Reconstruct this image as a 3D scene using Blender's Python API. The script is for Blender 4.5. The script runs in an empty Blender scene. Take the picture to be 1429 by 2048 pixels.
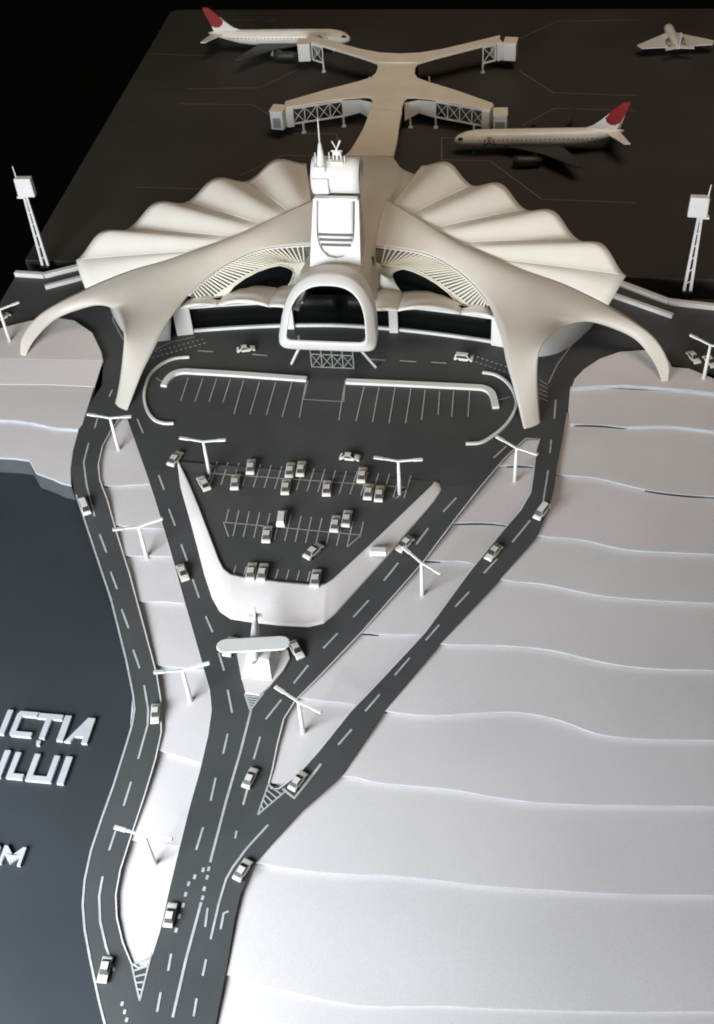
import bpy, bmesh, math, random
from mathutils import Vector, Matrix
from mathutils.geometry import tessellate_polygon
random.seed(7)
scene = bpy.context.scene
COL = scene.collection

# ------------------------------------------------------------------ camera
F_PX, PX, PY, W_PX, H_PX = 2321.15, 714.5, 1024.0, 1429.0, 2048.0
RX = Vector((0.98935676, 0.05623267, -0.13420539))     # world axes in camera space (x right, y down, z forward)
RY = Vector((0.13389424, -0.71291637, 0.68834771))
RZ = Vector((-0.05696959, -0.69899079, -0.71285787))
CAM = Vector((0.207, 0.0, 0.8))
cd = bpy.data.cameras.new('camera'); cam = bpy.data.objects.new('camera', cd); COL.objects.link(cam)
cd.sensor_fit = 'VERTICAL'; cd.sensor_height = 36.0; cd.lens = 36.0 * F_PX / H_PX
cd.clip_start = 0.01; cd.clip_end = 50
cam.matrix_world = Matrix(((RX.x, -RX.y, -RX.z, CAM.x), (RY.x, -RY.y, -RY.z, CAM.y), (RZ.x, -RZ.y, -RZ.z, CAM.z), (0, 0, 0, 1)))
scene.camera = cam

# ------------------------------------------------------------------ light: a dim exhibition room
w = bpy.data.worlds.new('World'); scene.world = w; w.use_nodes = True
bg = w.node_tree.nodes['Background']; bg.inputs[0].default_value = (0.0016, 0.0014, 0.0012, 1); bg.inputs[1].default_value = 1.0
def area(name, loc, target, size, sizey, power, color):
    l = bpy.data.lights.new(name, 'AREA'); l.shape = 'RECTANGLE'; l.size = size; l.size_y = sizey; l.energy = power; l.color = color
    o = bpy.data.objects.new(name, l); COL.objects.link(o); o.location = loc
    o.rotation_euler = (Vector(target) - Vector(loc)).to_track_quat('-Z', 'Y').to_euler(); return o
area('window_light', (-0.42, -0.03, 0.35), (-0.02, 0.72, 0.0), 0.50, 0.30, 13.8, (0.86, 0.935, 1.0))
area('room_light', (-0.5, -3.0, 0.62), (0.0, 1.25, 0.0), 1.2, 0.8, 70.0, (1.0, 0.96, 0.89))
area('ceiling_lamp', (0.45, 1.00, 1.8), (0.10, 1.58, 0.0), 1.0, 1.0, 2.1, (1.0, 0.81, 0.62)).data.spread = math.radians(56)
scene.view_settings.view_transform = 'Standard'; scene.view_settings.look = 'None'
scene.view_settings.exposure = 0.0; scene.view_settings.gamma = 1.0
scene.cycles.use_denoising = True
scene.cycles.max_bounces = 6
scene.cycles.filter_width = 1.9

# ------------------------------------------------------------------ photograph -> place
def ray(x, y):
    d = Vector((x - PX, y - PY, F_PX)); return Vector((RX.dot(d), RY.dot(d), RZ.dot(d)))
def P(x, y, z=0.0):
    d = ray(x, y); return CAM + d * ((z - CAM.z) / d.z)
STEP = 0.0031
def lev(k): return 0.0 if k <= 0 else -0.003 - (k - 1) * STEP
BASE = lev(9)
RAMP = [(3.0, 0.0), (0.815, 0.0), (0.79, lev(1) + .0012), (0.75, lev(2) + .0012), (0.712, lev(3) + .0012), (0.64, lev(4) + .0012), (0.568, lev(5) + .0012), (0.492, lev(6) + .0012), (0.42, lev(7) + .0012), (0.327, lev(8) + .0012), (0.22, lev(9) + .0012), (-1, lev(9) + .0012)]
def zr(Y):
    for (a, za), (b, zb) in zip(RAMP, RAMP[1:]):
        if Y >= b: return za + (zb - za) * (a - Y) / (a - b)
    return RAMP[-1][1]
def G(x, y, dz=0.0):                      # a pixel on the sloping roads
    z = 0.0
    for _ in range(12): z = zr(P(x, y, z + dz).y)
    return P(x, y, z + dz)
def atplane(x, y, n, c):                  # a pixel on the plane n.p = c
    d = ray(x, y); return CAM + d * ((c - n.dot(CAM)) / n.dot(d))
def cr(pts, n):                           # Catmull-Rom through points
    pts = [Vector(q) for q in pts]; Q = [2 * pts[0] - pts[1]] + pts + [2 * pts[-1] - pts[-2]]; out = []
    for i in range(n):
        t = (len(pts) - 1) * i / (n - 1); out.append(crat(Q, t))
    return out
def crat(Q, t):
    k = max(0, min(int(t), len(Q) - 4)); f = t - k; a, b, c, d = Q[k:k + 4]
    return 0.5 * (2 * b + (c - a) * f + (2 * a - 5 * b + 4 * c - d) * f * f + (3 * b - a - 3 * c + d) * f ** 3)
class Curve:
    def __init__(s, pts):
        p = [Vector(q) for q in pts]; s.Q = [2 * p[0] - p[1]] + p + [2 * p[-1] - p[-2]]; s.n = len(p) - 1
    def __call__(s, t): return crat(s.Q, max(0, min(s.n, t)))

# ------------------------------------------------------------------ materials
def mat(name, col, rough=0.6, var=0.06, scale=60.0, bump=0.0, bscale=900.0, speck=0.0, spec=0.4, metal=0.0, tint=None):
    m = bpy.data.materials.new(name); m.use_nodes = True; nt = m.node_tree; N = nt.nodes; L = nt.links
    b = N['Principled BSDF']; b.inputs['Roughness'].default_value = rough; b.inputs['Metallic'].default_value = metal
    b.inputs['Specular IOR Level'].default_value = spec
    tc = N.new('ShaderNodeTexCoord')
    n1 = N.new('ShaderNodeTexNoise'); n1.inputs['Scale'].default_value = scale; n1.inputs['Detail'].default_value = 4
    L.new(tc.outputs['Object'], n1.inputs['Vector'])
    r = N.new('ShaderNodeValToRGB'); c = Vector(col); t = Vector(tint) if tint else c
    lo = c * (1 - var); hi = t * (1 + var)
    r.color_ramp.elements[0].position = 0.3; r.color_ramp.elements[1].position = 0.7
    r.color_ramp.elements[0].color = (*lo, 1); r.color_ramp.elements[1].color = (*[min(1, v) for v in hi], 1)
    L.new(n1.outputs['Fac'], r.inputs['Fac']); out = r.outputs['Color']
    if speck:
        n2 = N.new('ShaderNodeTexNoise'); n2.inputs['Scale'].default_value = 1400; n2.inputs['Detail'].default_value = 2
        L.new(tc.outputs['Object'], n2.inputs['Vector'])
        mr = N.new('ShaderNodeMapRange'); mr.inputs['From Min'].default_value = 0.3; mr.inputs['From Max'].default_value = 0.7
        mr.inputs['To Min'].default_value = 1 - speck; mr.inputs['To Max'].default_value = 1 + speck
        L.new(n2.outputs['Fac'], mr.inputs['Value'])
        mx = N.new('ShaderNodeVectorMath'); mx.operation = 'SCALE'
        L.new(out, mx.inputs[0]); L.new(mr.outputs['Result'], mx.inputs['Scale']); out = mx.outputs['Vector']
    L.new(out, b.inputs['Base Color'])
    if bump:
        n3 = N.new('ShaderNodeTexNoise'); n3.inputs['Scale'].default_value = bscale; n3.inputs['Detail'].default_value = 3
        L.new(tc.outputs['Object'], n3.inputs['Vector'])
        bp = N.new('ShaderNodeBump'); bp.inputs['Strength'].default_value = bump; bp.inputs['Distance'].default_value = 0.0006
        L.new(n3.outputs['Fac'], bp.inputs['Height']); L.new(bp.outputs['Normal'], b.inputs['Normal'])
    return m
M = dict(
    card=mat('white_card', (.755, .715, .712), .75, .045, 9, .12, 700, .07, .25),
    edge=mat('road_card_white', (.72, .72, .72), .6, .05, 80),
    asphalt=mat('road_paper', (.070, .073, .074), .62, .10, 18, .12, 900, .10, .35),
    deck=mat('deck_paper', (.080, .081, .079), .6, .10, 16, .10, 900, .10, .35),
    apron=mat('apron_paper', (.050, .047, .043), .62, .14, 7, .10, 700, .10, .3),
    base=mat('base_paper', (.040, .048, .053), .6, .10, 9, .12, 900, .10, .35),
    paint=mat('line_paint', (.50, .50, .49), .6, .14, 160),
    dimpaint=mat('taxi_line_paint', (.20, .19, .17), .6, .15, 120),
    shell=mat('shaded_shell_plastic', (.62, .585, .525), .48, .035, 30, .05, 500, .02, .4),  # same plastic as the lobes, browned for the dimmer light on upward faces
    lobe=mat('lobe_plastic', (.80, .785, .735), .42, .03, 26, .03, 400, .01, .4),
    pier=mat('pier_plastic', (.79, .725, .62), .5, .05, 30, .05, 600, .03, .35),
    white=mat('white_plastic', (.80, .80, .78), .42, .03, 60, .03, 600),
    cream=mat('cream_plastic', (.72, .70, .60), .5, .04, 60),
    glass=mat('dark_glass', (.005, .006, .006), .35, .1, 20, spec=.12),
    grey=mat('grey_plastic', (.30, .31, .29), .5, .06, 60),
    slot=mat('louvre_grey', (.13, .135, .125), .6, .06, 60),
    wing=mat('grey_wing_paint', (.045, .045, .043), .45, .08, 60),
    plane=mat('plane_white_paint', (.80, .78, .74), .3, .03, 80),
    red=mat('red_tail_paint', (.26, .022, .024), .4, .06, 120),
    ink=mat('dark_ink', (.03, .03, .035), .5, .05, 60),
    carA=mat('cream_car_paint', (.72, .70, .63), .35, .05, 300),
    carB=mat('white_car_paint', (.80, .79, .75), .35, .05, 300),
    tyre=mat('black_tyre', (.02, .02, .02), .7, .05, 60),
    edge_shade=mat('shaded_card_edge', (.40, .44, .48), .8, .12, 60, .1, 700, .06, .2),  # white card with the shade of the step faces put into its colour
    drop_shade=mat('shaded_drop_card', (.075, .085, .092), .75, .10, 40, .1, 700, .05, .25),  # card darkened to carry the shadow on the left drop face
    foam=mat('foam_letter', (.52, .53, .55), .7, .05, 120, .1, 800),
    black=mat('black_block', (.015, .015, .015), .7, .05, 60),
)

# ------------------------------------------------------------------ mesh helpers
class MB:
    def __init__(s): s.v = []; s.f = []; s.sm = []
    def add(s, vs, fs, smooth=False):
        o = len(s.v); s.v += [Vector(q) for q in vs]; s.f += [[i + o for i in f] for f in fs]; s.sm += [smooth] * len(fs); return s
    def box(s, c, d, rz=0.0, top=1.0, topy=None, R=None):
        hx, hy, hz = d[0] / 2, d[1] / 2, d[2] / 2; c = Vector(c); topy = top if topy is None else topy
        pts = [Vector((x * hx * (top if z > 0 else 1), y * hy * (topy if z > 0 else 1), z * hz)) for z in (-1, 1) for x, y in ((-1, -1), (1, -1), (1, 1), (-1, 1))]
        R = R or Matrix.Rotation(rz, 3, 'Z')
        return s.add([c + R @ q for q in pts], [(3, 2, 1, 0), (4, 5, 6, 7), (0, 1, 5, 4), (1, 2, 6, 5), (2, 3, 7, 6), (3, 0, 4, 7)])
    def bar(s, a, b, wd, ht, up=(0, 0, 1)):
        a = Vector(a); b = Vector(b); d = (b - a).normalized(); x = d.cross(Vector(up))
        if x.length < 1e-6: x = Vector((1, 0, 0))
        x.normalize(); u = x.cross(d); x *= wd / 2; u *= ht / 2
        return s.add([a - x - u, a + x - u, a + x + u, a - x + u, b - x - u, b + x - u, b + x + u, b - x + u],
                     [(0, 1, 2, 3), (7, 6, 5, 4), (4, 5, 1, 0), (5, 6, 2, 1), (6, 7, 3, 2), (7, 4, 0, 3)])
    def tube(s, pts, rad, n=10, caps=True):
        pts = [Vector(q) for q in pts]; rad = rad if isinstance(rad, (list, tuple)) else [rad] * len(pts); o = []
        for i, q in enumerate(pts):
            d = (pts[min(i + 1, len(pts) - 1)] - pts[max(i - 1, 0)]).normalized()
            x = d.cross(Vector((0.13, 0.31, 0.94)));  x = x.normalized() if x.length > 1e-4 else Vector((1, 0, 0)); y = d.cross(x)
            o += [q + (x * math.cos(2 * math.pi * k / n) + y * math.sin(2 * math.pi * k / n)) * rad[i] for k in range(n)]
        fs = [(i * n + k, i * n + (k + 1) % n, (i + 1) * n + (k + 1) % n, (i + 1) * n + k) for i in range(len(pts) - 1) for k in range(n)]
        s.add(o, fs, True)
        if caps:
            b = len(s.v) - len(o); m = (len(pts) - 1) * n
            s.f += [[b + k for k in reversed(range(n))], [b + m + k for k in range(n)]]; s.sm += [False, False]
        return s
    def grid(s, rows, smooth=True, closed=False):
        n = len(rows[0]); o = [q for r in rows for q in r]; fs = []
        for i in range(len(rows) - 1):
            for k in range(n if closed else n - 1):
                fs.append((i * n + k, i * n + (k + 1) % n, (i + 1) * n + (k + 1) % n, (i + 1) * n + k))
        return s.add(o, fs, smooth)
    def prism(s, poly, z0, z1):            # polygon (x, y) between two heights
        n = len(poly); poly = [Vector((q[0], q[1], 0)) for q in poly]
        tri = tessellate_polygon([poly])
        vs = [(q.x, q.y, z0) for q in poly] + [(q.x, q.y, z1) for q in poly]
        fs = [tuple(t) for t in tri] + [tuple(i + n for i in t) for t in tri] + [(i, (i + 1) % n, (i + 1) % n + n, i + n) for i in range(n)]
        return s.add(vs, fs)
    def xf(s, f): s.v = [f(q) for q in s.v]; return s
    def build(s, name, m, parent=None, world=True, solid=0.0, offset=0.0, bevel=0.0, recalc=True, sub=0, relax=0):
        me = bpy.data.meshes.new(name)
        off = parent_world(parent) if (parent and world) else Vector((0, 0, 0))
        me.from_pydata([tuple(q - off) for q in s.v], [], s.f); me.validate()
        if len(me.polygons) == len(s.sm): me.polygons.foreach_set('use_smooth', s.sm)
        if recalc:
            bm = bmesh.new(); bm.from_mesh(me); bmesh.ops.remove_doubles(bm, verts=bm.verts, dist=1e-5)
            for _ in range(relax):
                new = {v: sum((e.other_vert(v).co for e in v.link_edges), Vector()) / len(v.link_edges) for v in bm.verts if not v.is_boundary}
                for v, c in new.items(): v.co = v.co.lerp(c, .6)
            bmesh.ops.recalc_face_normals(bm, faces=bm.faces); bm.to_mesh(me); bm.free()
        me.materials.append(m if not isinstance(m, str) else M[m])
        o = bpy.data.objects.new(name, me); COL.objects.link(o); o.parent = parent
        if bevel:
            b = o.modifiers.new('bevel', 'BEVEL'); b.width = bevel; b.segments = 2; b.limit_method = 'ANGLE'; b.angle_limit = 0.7
        if solid:
            b = o.modifiers.new('solid', 'SOLIDIFY'); b.thickness = solid; b.offset = offset
        if sub:
            b = o.modifiers.new('sub', 'SUBSURF'); b.levels = sub; b.render_levels = sub
        return o
def parent_world(o):
    p = Vector((0, 0, 0))
    while o: p += o.location; o = o.parent
    return p
def thing(name, label, cat, loc=(0, 0, 0), rz=0.0, group=None):
    o = bpy.data.objects.new(name, None); o.empty_display_size = 0.01; COL.objects.link(o); o.location = loc; o.rotation_euler = (0, 0, rz)
    o['label'] = label; o['category'] = cat
    if group: o['group'] = group
    return o
def tag(o, label, cat, group=None):
    o['label'] = label; o['category'] = cat
    if group: o['group'] = group
    return o
def struct(o, label=None):
    o['kind'] = 'structure'
    if label: o['label'] = label
    return o
def dup(root, loc, rz, label, group=None):
    r = root.copy(); COL.objects.link(r); r.location = loc; r.rotation_euler = (0, 0, rz); r['label'] = label
    if group: r['group'] = group
    for ch in list(root.children):
        c = ch.copy(); COL.objects.link(c); c.parent = r
        for g in ch.children:
            d = g.copy(); COL.objects.link(d); d.parent = c
    return r
def sheet(loops, zf, name, m, parent=None, thick=0.001):     # a paper sheet laid on the ramp, cut where the slope changes
    flat = [[Vector((q[0], q[1], 0)) for q in l] for l in loops]; tri = tessellate_polygon(flat); pts = [q for l in flat for q in l]
    bm = bmesh.new(); vs = [bm.verts.new(q) for q in pts]
    for t in tri:
        try: bm.faces.new([vs[i] for i in t])
        except ValueError: pass
    for Yk, _ in RAMP[1:-1]:
        bmesh.ops.bisect_plane(bm, geom=bm.verts[:] + bm.edges[:] + bm.faces[:], plane_co=(0, Yk, 0), plane_no=(0, 1, 0))
    for v in bm.verts: v.co.z = zf(v.co.y)
    bmesh.ops.recalc_face_normals(bm, faces=bm.faces)
    if bm.faces and sum(f.normal.z for f in bm.faces) < 0: bmesh.ops.reverse_faces(bm, faces=bm.faces)
    me = bpy.data.meshes.new(name); bm.to_mesh(me); bm.free(); me.materials.append(M[m])
    o = bpy.data.objects.new(name, me); COL.objects.link(o); o.parent = parent
    if thick:
        s_ = o.modifiers.new('solid', 'SOLIDIFY'); s_.thickness = thick; s_.offset = -1
    return o
def ribbon(pts, wd, close=False):          # flat stroke polygon round a polyline (world points)
    pts = [Vector((q[0], q[1], 0)) for q in pts]; l = []; r = []
    for i, q in enumerate(pts):
        d = (pts[min(i + 1, len(pts) - 1)] - pts[max(i - 1, 0)]).normalized(); n = Vector((-d.y, d.x, 0)) * wd / 2
        l.append(q + n); r.append(q - n)
    return l, r
def stroke(pts, wd, name, m, parent, dz=0.0004, zf=None, thick=0.0):
    zf = zf or zr; dense = []
    for a, b in zip(pts, pts[1:]):
        n = max(1, int((Vector(b) - Vector(a)).length / 0.012)); dense += [Vector(a).lerp(Vector(b), k / n) for k in range(n)]
    dense.append(Vector(pts[-1])); l, r = ribbon(dense, wd); mb = MB()
    rows = [[Vector((a.x, a.y, zf(a.y) + dz)), Vector((b.x, b.y, zf(b.y) + dz))] for a, b in zip(l, r)]
    mb.grid(rows, False); o = mb.build(name, m, parent)
    if thick:
        s_ = o.modifiers.new('solid', 'SOLIDIFY'); s_.thickness = thick; s_.offset = -1
    return o

# ------------------------------------------------------------------ the setting: base board, apron, terraces, roads
XL, XR = -0.424, 0.80
RB = 0.02
def rounded_corner(cx, cy, r, a0, a1, n=8): return [(cx + r * math.cos(a0 + (a1 - a0) * i / n), cy + r * math.sin(a0 + (a1 - a0) * i / n)) for i in range(n + 1)]
bb = MB().prism([(XL, -0.05), (XR, -0.05), (XR, 1.944), (XL + .012, 1.944), (XL, 1.93)], BASE - 0.03, BASE).build('base_board', 'base')
struct(bb, 'dark grey base board under the whole model')
ap = MB().prism([(XL, 1.182), (XR, 1.182), (XR, 1.945)] + rounded_corner(XL + .014, 1.945 - .014, .014, math.pi / 2, math.pi), BASE + .0005, 0.0).build('apron', 'apron', bevel=.0008)
struct(ap, 'dark brown apron board behind the terminal')
def taxi(px, wd=.0013): stroke([P(x, y) for x, y in px], wd, 'taxi_line', 'dimpaint', ap, .0004, lambda Y: 0.0)
for l in ([(373, 178), (520, 176), (612, 132)], [(358, 208), (507, 210), (545, 235)], [(570, 256), (583, 268), (674, 268), (677, 292)], [(450, 40), (552, 42)],
          [(1039, 78), (1115, 43), (1280, 40)], [(1040, 143), (1108, 186), (1274, 192)], [(1045, 251), (1110, 217), (1272, 222)], [(884, 318), (884, 276), (925, 276)],
          [(880, 320), (980, 322), (1084, 399), (1274, 406)], [(272, 375), (400, 378)], [(480, 352), (567, 311), (640, 313)], [(296, 108), (420, 112)]): taxi(l)

# contour edges of the card terraces, in photograph pixels, read at their own level
CON = {1: [(155, 858), (700, 850), (1140, 848), (1250, 853), (1340, 852), (1429, 862), (1600, 880)],
       2: [(143, 968), (215, 971), (290, 968), (700, 945), (1045, 930), (1110, 948), (1190, 955), (1290, 978), (1360, 988), (1429, 992), (1600, 1000)],
       3: [(170, 1047), (240, 1050), (320, 1056), (600, 1050), (905, 1045), (1010, 1048), (1075, 1070), (1160, 1078), (1250, 1098), (1340, 1104), (1429, 1108), (1600, 1118)],
       4: [(190, 1110), (340, 1112), (600, 1112), (845, 1120), (940, 1125), (1000, 1157), (1090, 1168), (1200, 1190), (1310, 1200), (1429, 1206), (1600, 1216)],
       5: [(205, 1200), (268, 1203), (370, 1206), (560, 1240), (725, 1265), (850, 1270), (880, 1287), (1000, 1290), (1100, 1299), (1180, 1318), (1250, 1331), (1330, 1338), (1429, 1340), (1600, 1350)],
       6: [(240, 1325), (312, 1330), (410, 1341), (520, 1380), (640, 1400), (690, 1405), (770, 1421), (860, 1430), (960, 1425), (1040, 1424), (1120, 1440), (1200, 1468), (1300, 1478), (1429, 1480), (1600, 1485)],
       7: [(250, 1490), (325, 1502), (405, 1526), (540, 1566), (685, 1551), (760, 1565), (900, 1578), (1000, 1595), (1100, 1606), (1250, 1610), (1429, 1612), (1600, 1615)],
       8: [(190, 1672), (265, 1680), (350, 1691), (515, 1725), (650, 1745), (800, 1752), (960, 1770), (1100, 1780), (1250, 1788), (1429, 1790), (1600, 1792)],
       9: [(180, 1935), (300, 1940), (455, 1950), (520, 1968), (600, 1987), (680, 2004), (750, 2011), (870, 2010), (1000, 2016), (1200, 2022), (1429, 2022), (1600, 2025)]}
ROAD_L = [(205, 770), (185, 800), (160, 850), (147, 900), (142, 940), (150, 990), (180, 1080), (220, 1200), (250, 1320), (264, 1390), (267, 1420), (262, 1450), (250, 1490), (225, 1570), (200, 1640), (180, 1700), (167, 1760), (163, 1810), (167, 1860), (178, 1920), (195, 2000), (207, 2048), (225, 2120)]
ROAD_R = [(415, 2120), (432, 2048), (455, 1930), (470, 1838), (481, 1790), (502, 1738), (540, 1692), (600, 1625), (685, 1550), (770, 1421), (880, 1288), (1000, 1158), (1075, 1070), (1095, 1022), (1108, 980), (1115, 930), (1125, 880), (1135, 820), (1143, 775)]
roadL = [G(*q) for q in ROAD_L]; roadR = [G(*q) for q in ROAD_R]
def xl(Y):
    for a, b in zip(roadL, roadL[1:]):
        if a.y >= Y >= b.y: return a.x + (b.x - a.x) * (a.y - Y) / (a.y - b.y)
    return roadL[0].x if Y > roadL[0].y else roadL[-1].x
def smooth_line(pts, n): return cr(pts, n)
def dens(pts, step=.01):
    out = []
    for a, b in zip(pts, pts[1:]):
        n = max(1, int((b - a).length / step)); out += [a.lerp(b, k / n) for k in range(n)]
    return out + [pts[-1]]
cont = {k: smooth_line([P(x, y, lev(k - 1)) for x, y in v], 60) for k, v in CON.items()}
SH_LAB = {1: 'first', 2: 'second', 3: 'third', 4: 'fourth', 5: 'fifth', 6: 'sixth', 7: 'seventh', 8: 'eighth', 9: 'front'}
for k in range(1, 10):
    z = lev(k); back = cont[k]
    if k < 9: front = cont[k + 1]
    else: front = [Vector((q.x, -0.02, 0)) for q in back]
    fr = [Vector((max(q.x, xl(q.y) + .003) if k < 9 else q.x, q.y, 0)) for q in front]
    fr = [q for i, q in enumerate(fr) if i == 0 or (q - fr[i - 1]).length > 1e-4]
    bk = [Vector((max(q.x, xl(q.y) + .003), q.y + .022, 0)) for q in back]
    bk = [q for i, q in enumerate(bk) if i == 0 or (q - bk[i - 1]).length > 1e-4]
    if k == 9:                              # the lowest sheet stops under the road and leaves the base board bare on the left
        fr = [Vector((q.x, q.y, 0)) for q in fr if q.x > 0.0]; bk = [q for q in bk if q.x > 0.0]
        fr = [Vector((0.0, -.02, 0))] + fr; bk = [Vector((0.0, bk[0].y, 0))] + bk; z += .0012
    poly = fr + [Vector((XR - .01, fr[-1].y, 0)), Vector((XR - .01, bk[-1].y, 0))] + bk[::-1]
    o = MB().prism(poly, z - .0020 if k < 9 else BASE + .0001, z).build('terrain_sheet', 'card', bevel=.0006)
    struct(o, SH_LAB[k] + ' white card terrace counted from the terminal down the slope')

def shade_edges(o):                          # step faces of the white card get a greyed colour for shade
    o.data.materials.append(M['edge_shade'])
    for p in o.data.polygons:
        if abs(p.normal.z) < .5: p.material_index = 1
SHEETS = [o for o in COL.objects if o.name.startswith('terrain_sheet')]
for o in SHEETS: shade_edges(o)
for k, xa, xb in ((1, .262, .318), (2, .195, .224), (3, .150, .200), (4, .121, .142), (5, .078, .094), (6, .106, .112), (2, .330, .40)):   # black strips standing in for the shadow gaps under card edges
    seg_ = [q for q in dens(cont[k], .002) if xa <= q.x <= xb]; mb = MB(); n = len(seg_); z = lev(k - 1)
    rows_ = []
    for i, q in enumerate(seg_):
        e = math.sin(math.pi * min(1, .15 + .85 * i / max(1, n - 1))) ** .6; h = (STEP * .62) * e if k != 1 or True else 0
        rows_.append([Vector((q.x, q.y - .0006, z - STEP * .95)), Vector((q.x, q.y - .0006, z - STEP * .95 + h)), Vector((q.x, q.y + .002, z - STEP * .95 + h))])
    mb.grid(rows_, False); mb.build('shade_slit', 'black', SHEETS[max(0, k - 2)])
def patch(poly, z0, z1, name, m='card', label=None, bevel=.0005):
    o = MB().prism(poly, z0, z1).build(name, m, bevel=bevel)
    if m == 'card': shade_edges(o)
    return struct(o, label)
LP = lambda pts, z: [P(x, y, z) for x, y in pts]
# white card on the left of the left road: raised sheet, sloping strip, two lower sheets above the dark base
arcL = [(-90, 672), (-30, 663), (0, 656), (60, 641), (110, 635), (150, 641), (185, 665), (203, 703), (207, 722)]
patch(LP(arcL, .004) + LP([(100, 719), (-90, 716)], .004), -.0045, .004, 'terrain_sheet', label='raised white card under the outer foot of the left shell')
sl = MB(); a = LP([(-90, 716.5), (100, 719.5), (206, 722.5)], .0038); b = LP([(-90, 768), (100, 769), (190, 773)], .0006); n3 = [Vector((q.x, q.y, -.0045)) for q in a]
sl.grid([b, a, n3], False); struct(sl.build('terrain_slope', 'card', solid=.001, offset=-1), 'pale sloping card strip left of the left road')
lowL = LP([(-90, 766), (100, 767), (190, 771), (165, 850), (157, 859), (110, 856), (70, 847), (30, 841), (-90, 838)], 0.0)
patch(lowL, -.0045, .0002, 'terrain_sheet', label='white card strip left of the left road with a curling front edge')
lowL2 = LP([(-90, 836), (30, 838), (160, 854), (147, 900), (142, 938), (143, 971), (122, 966), (105, 958), (72, 946), (58, 921), (30, 917), (-90, 912)], lev(1))
patch(lowL2, lev(1) - .0022, lev(1), 'terrain_sheet', label='lowest white card on the left, ending in a drop to the base')
cx_ = sum((q.x for q in lowL2)) / len(lowL2)
patch([Vector((q.x - .002, q.y + .003, 0)) for q in lowL2], BASE + .0003, lev(1) - .0023, 'terrain_block', 'drop_shade', 'stacked block under the lowest left card, darkened as if in shade')  # dark colour stands for the shade below the card
# white card on the right of the right road, down to the first contour
arcR = [(1143, 776), (1150, 757), (1168, 738), (1200, 717), (1240, 703), (1290, 700), (1335, 716), (1345, 734), (1380, 737), (1429, 757), (1600, 800), (2100, 860)]
patch(LP(arcR, .004) + LP([(2100, 868), (1600, 806), (1429, 786), (1380, 780), (1330, 776), (1250, 770), (1190, 772)], .004), -.0045, .004, 'terrain_sheet', label='raised white card under the outer foot of the right shell')
c1 = [q for q in cont[1] if q.x > .262]
patch(LP([(1141, 847), (1137, 820), (1141, 774), (1600, 795), (2100, 855)], 0.0) + [Vector((XR - .01, c1[-1].y, 0))] + [Vector((q.x, q.y, 0)) for q in c1[::-1]], -.0045, .0002, 'terrain_sheet', label='upper white card right of the right road')

# roads and forecourt: one sheet of road paper with holes for the islands and the parking deck
ISL_L = [(240, 836), (222, 862), (205, 893), (197, 930), (200, 960), (215, 1000), (235, 1070), (260, 1150), (290, 1260), (314, 1350), (322, 1400), (323, 1465), (311, 1520), (290, 1590), (260, 1680), (241, 1740), (232, 1790), (234, 1835), (246, 1885), (263, 1927), (278, 1936), (292, 1932), (305, 1908), (320, 1860), (340, 1772), (360, 1690), (380, 1610), (400, 1540), (416, 1470), (423, 1420), (419, 1380), (405, 1330), (385, 1260), (365, 1190), (340, 1100), (310, 1000), (290, 940), (266, 872), (254, 838)]
ISL_R = [(1052, 877), (1010, 916), (905, 1046), (850, 1120), (722, 1266), (640, 1352), (592, 1400), (568, 1438), (555, 1490), (545, 1540), (538, 1566), (543, 1577), (558, 1578), (578, 1563), (604, 1541), (640, 1500), (700, 1425), (765, 1357), (850, 1266), (940, 1143), (1011, 1056), (1042, 1020), (1062, 985), (1068, 945), (1073, 900), (1080, 878)]
HOLE = [(355, 926), (362, 975), (385, 1055), (410, 1150), (425, 1195), (440, 1222), (462, 1237), (500, 1243), (560, 1250), (618, 1253), (648, 1246), (672, 1226), (780, 1107), (868, 1003), (883, 980), (880, 968), (872, 963)]
TRI = [(474, 1306), (484, 1299), (560, 1296), (577, 1304), (580, 1320), (568, 1342), (541, 1374), (520, 1392), (492, 1388), (482, 1350)]
plaza = [Vector((XL + .0005, 1.147, 0)), Vector((-.384, 1.146, 0)), Vector((-.33, 1.178, 0)), Vector((-.31, 1.181, 0)), Vector((.31, 1.181, 0)), Vector((.33, 1.152, 0)), Vector((.37, 1.1305, 0)), Vector((.42, 1.1235, 0)), Vector((XR, 1.12, 0))]
back = plaza + LP([(1600, 790), (1429, 750), (1340, 728), (1290, 706), (1240, 709), (1195, 724), (1165, 742), (1150, 757)], 0)
outer = back + roadR[::-1] + roadL[::-1] + LP([(206, 735), (203, 706), (185, 669), (150, 644), (110, 638), (60, 645), (0, 660)], 0) + [Vector((XL + .0005, 1.04, 0))]
hL, hR, hP, hT = ([G(*q) for q in l] for l in (ISL_L, ISL_R, HOLE, TRI))
road = struct(sheet([outer, hL, hR, hP, hT], zr, 'road', 'asphalt', thick=.0012), 'grey road paper with forecourt and approach roads')
def mark(px, wd=.0016, name='lane_line', m='paint'): return stroke([G(x, y) for x, y in px], wd, name, m, road)
stroke([G(x + 3, y) for x, y in ROAD_L[5:]], .0016, 'edge_line', 'paint', road)
for isl in (ISL_L, ISL_R): stroke([G(x, y) for x, y in isl] + [G(*isl[0])], .0011, 'island_rim', 'edge', road, .0003)
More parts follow.
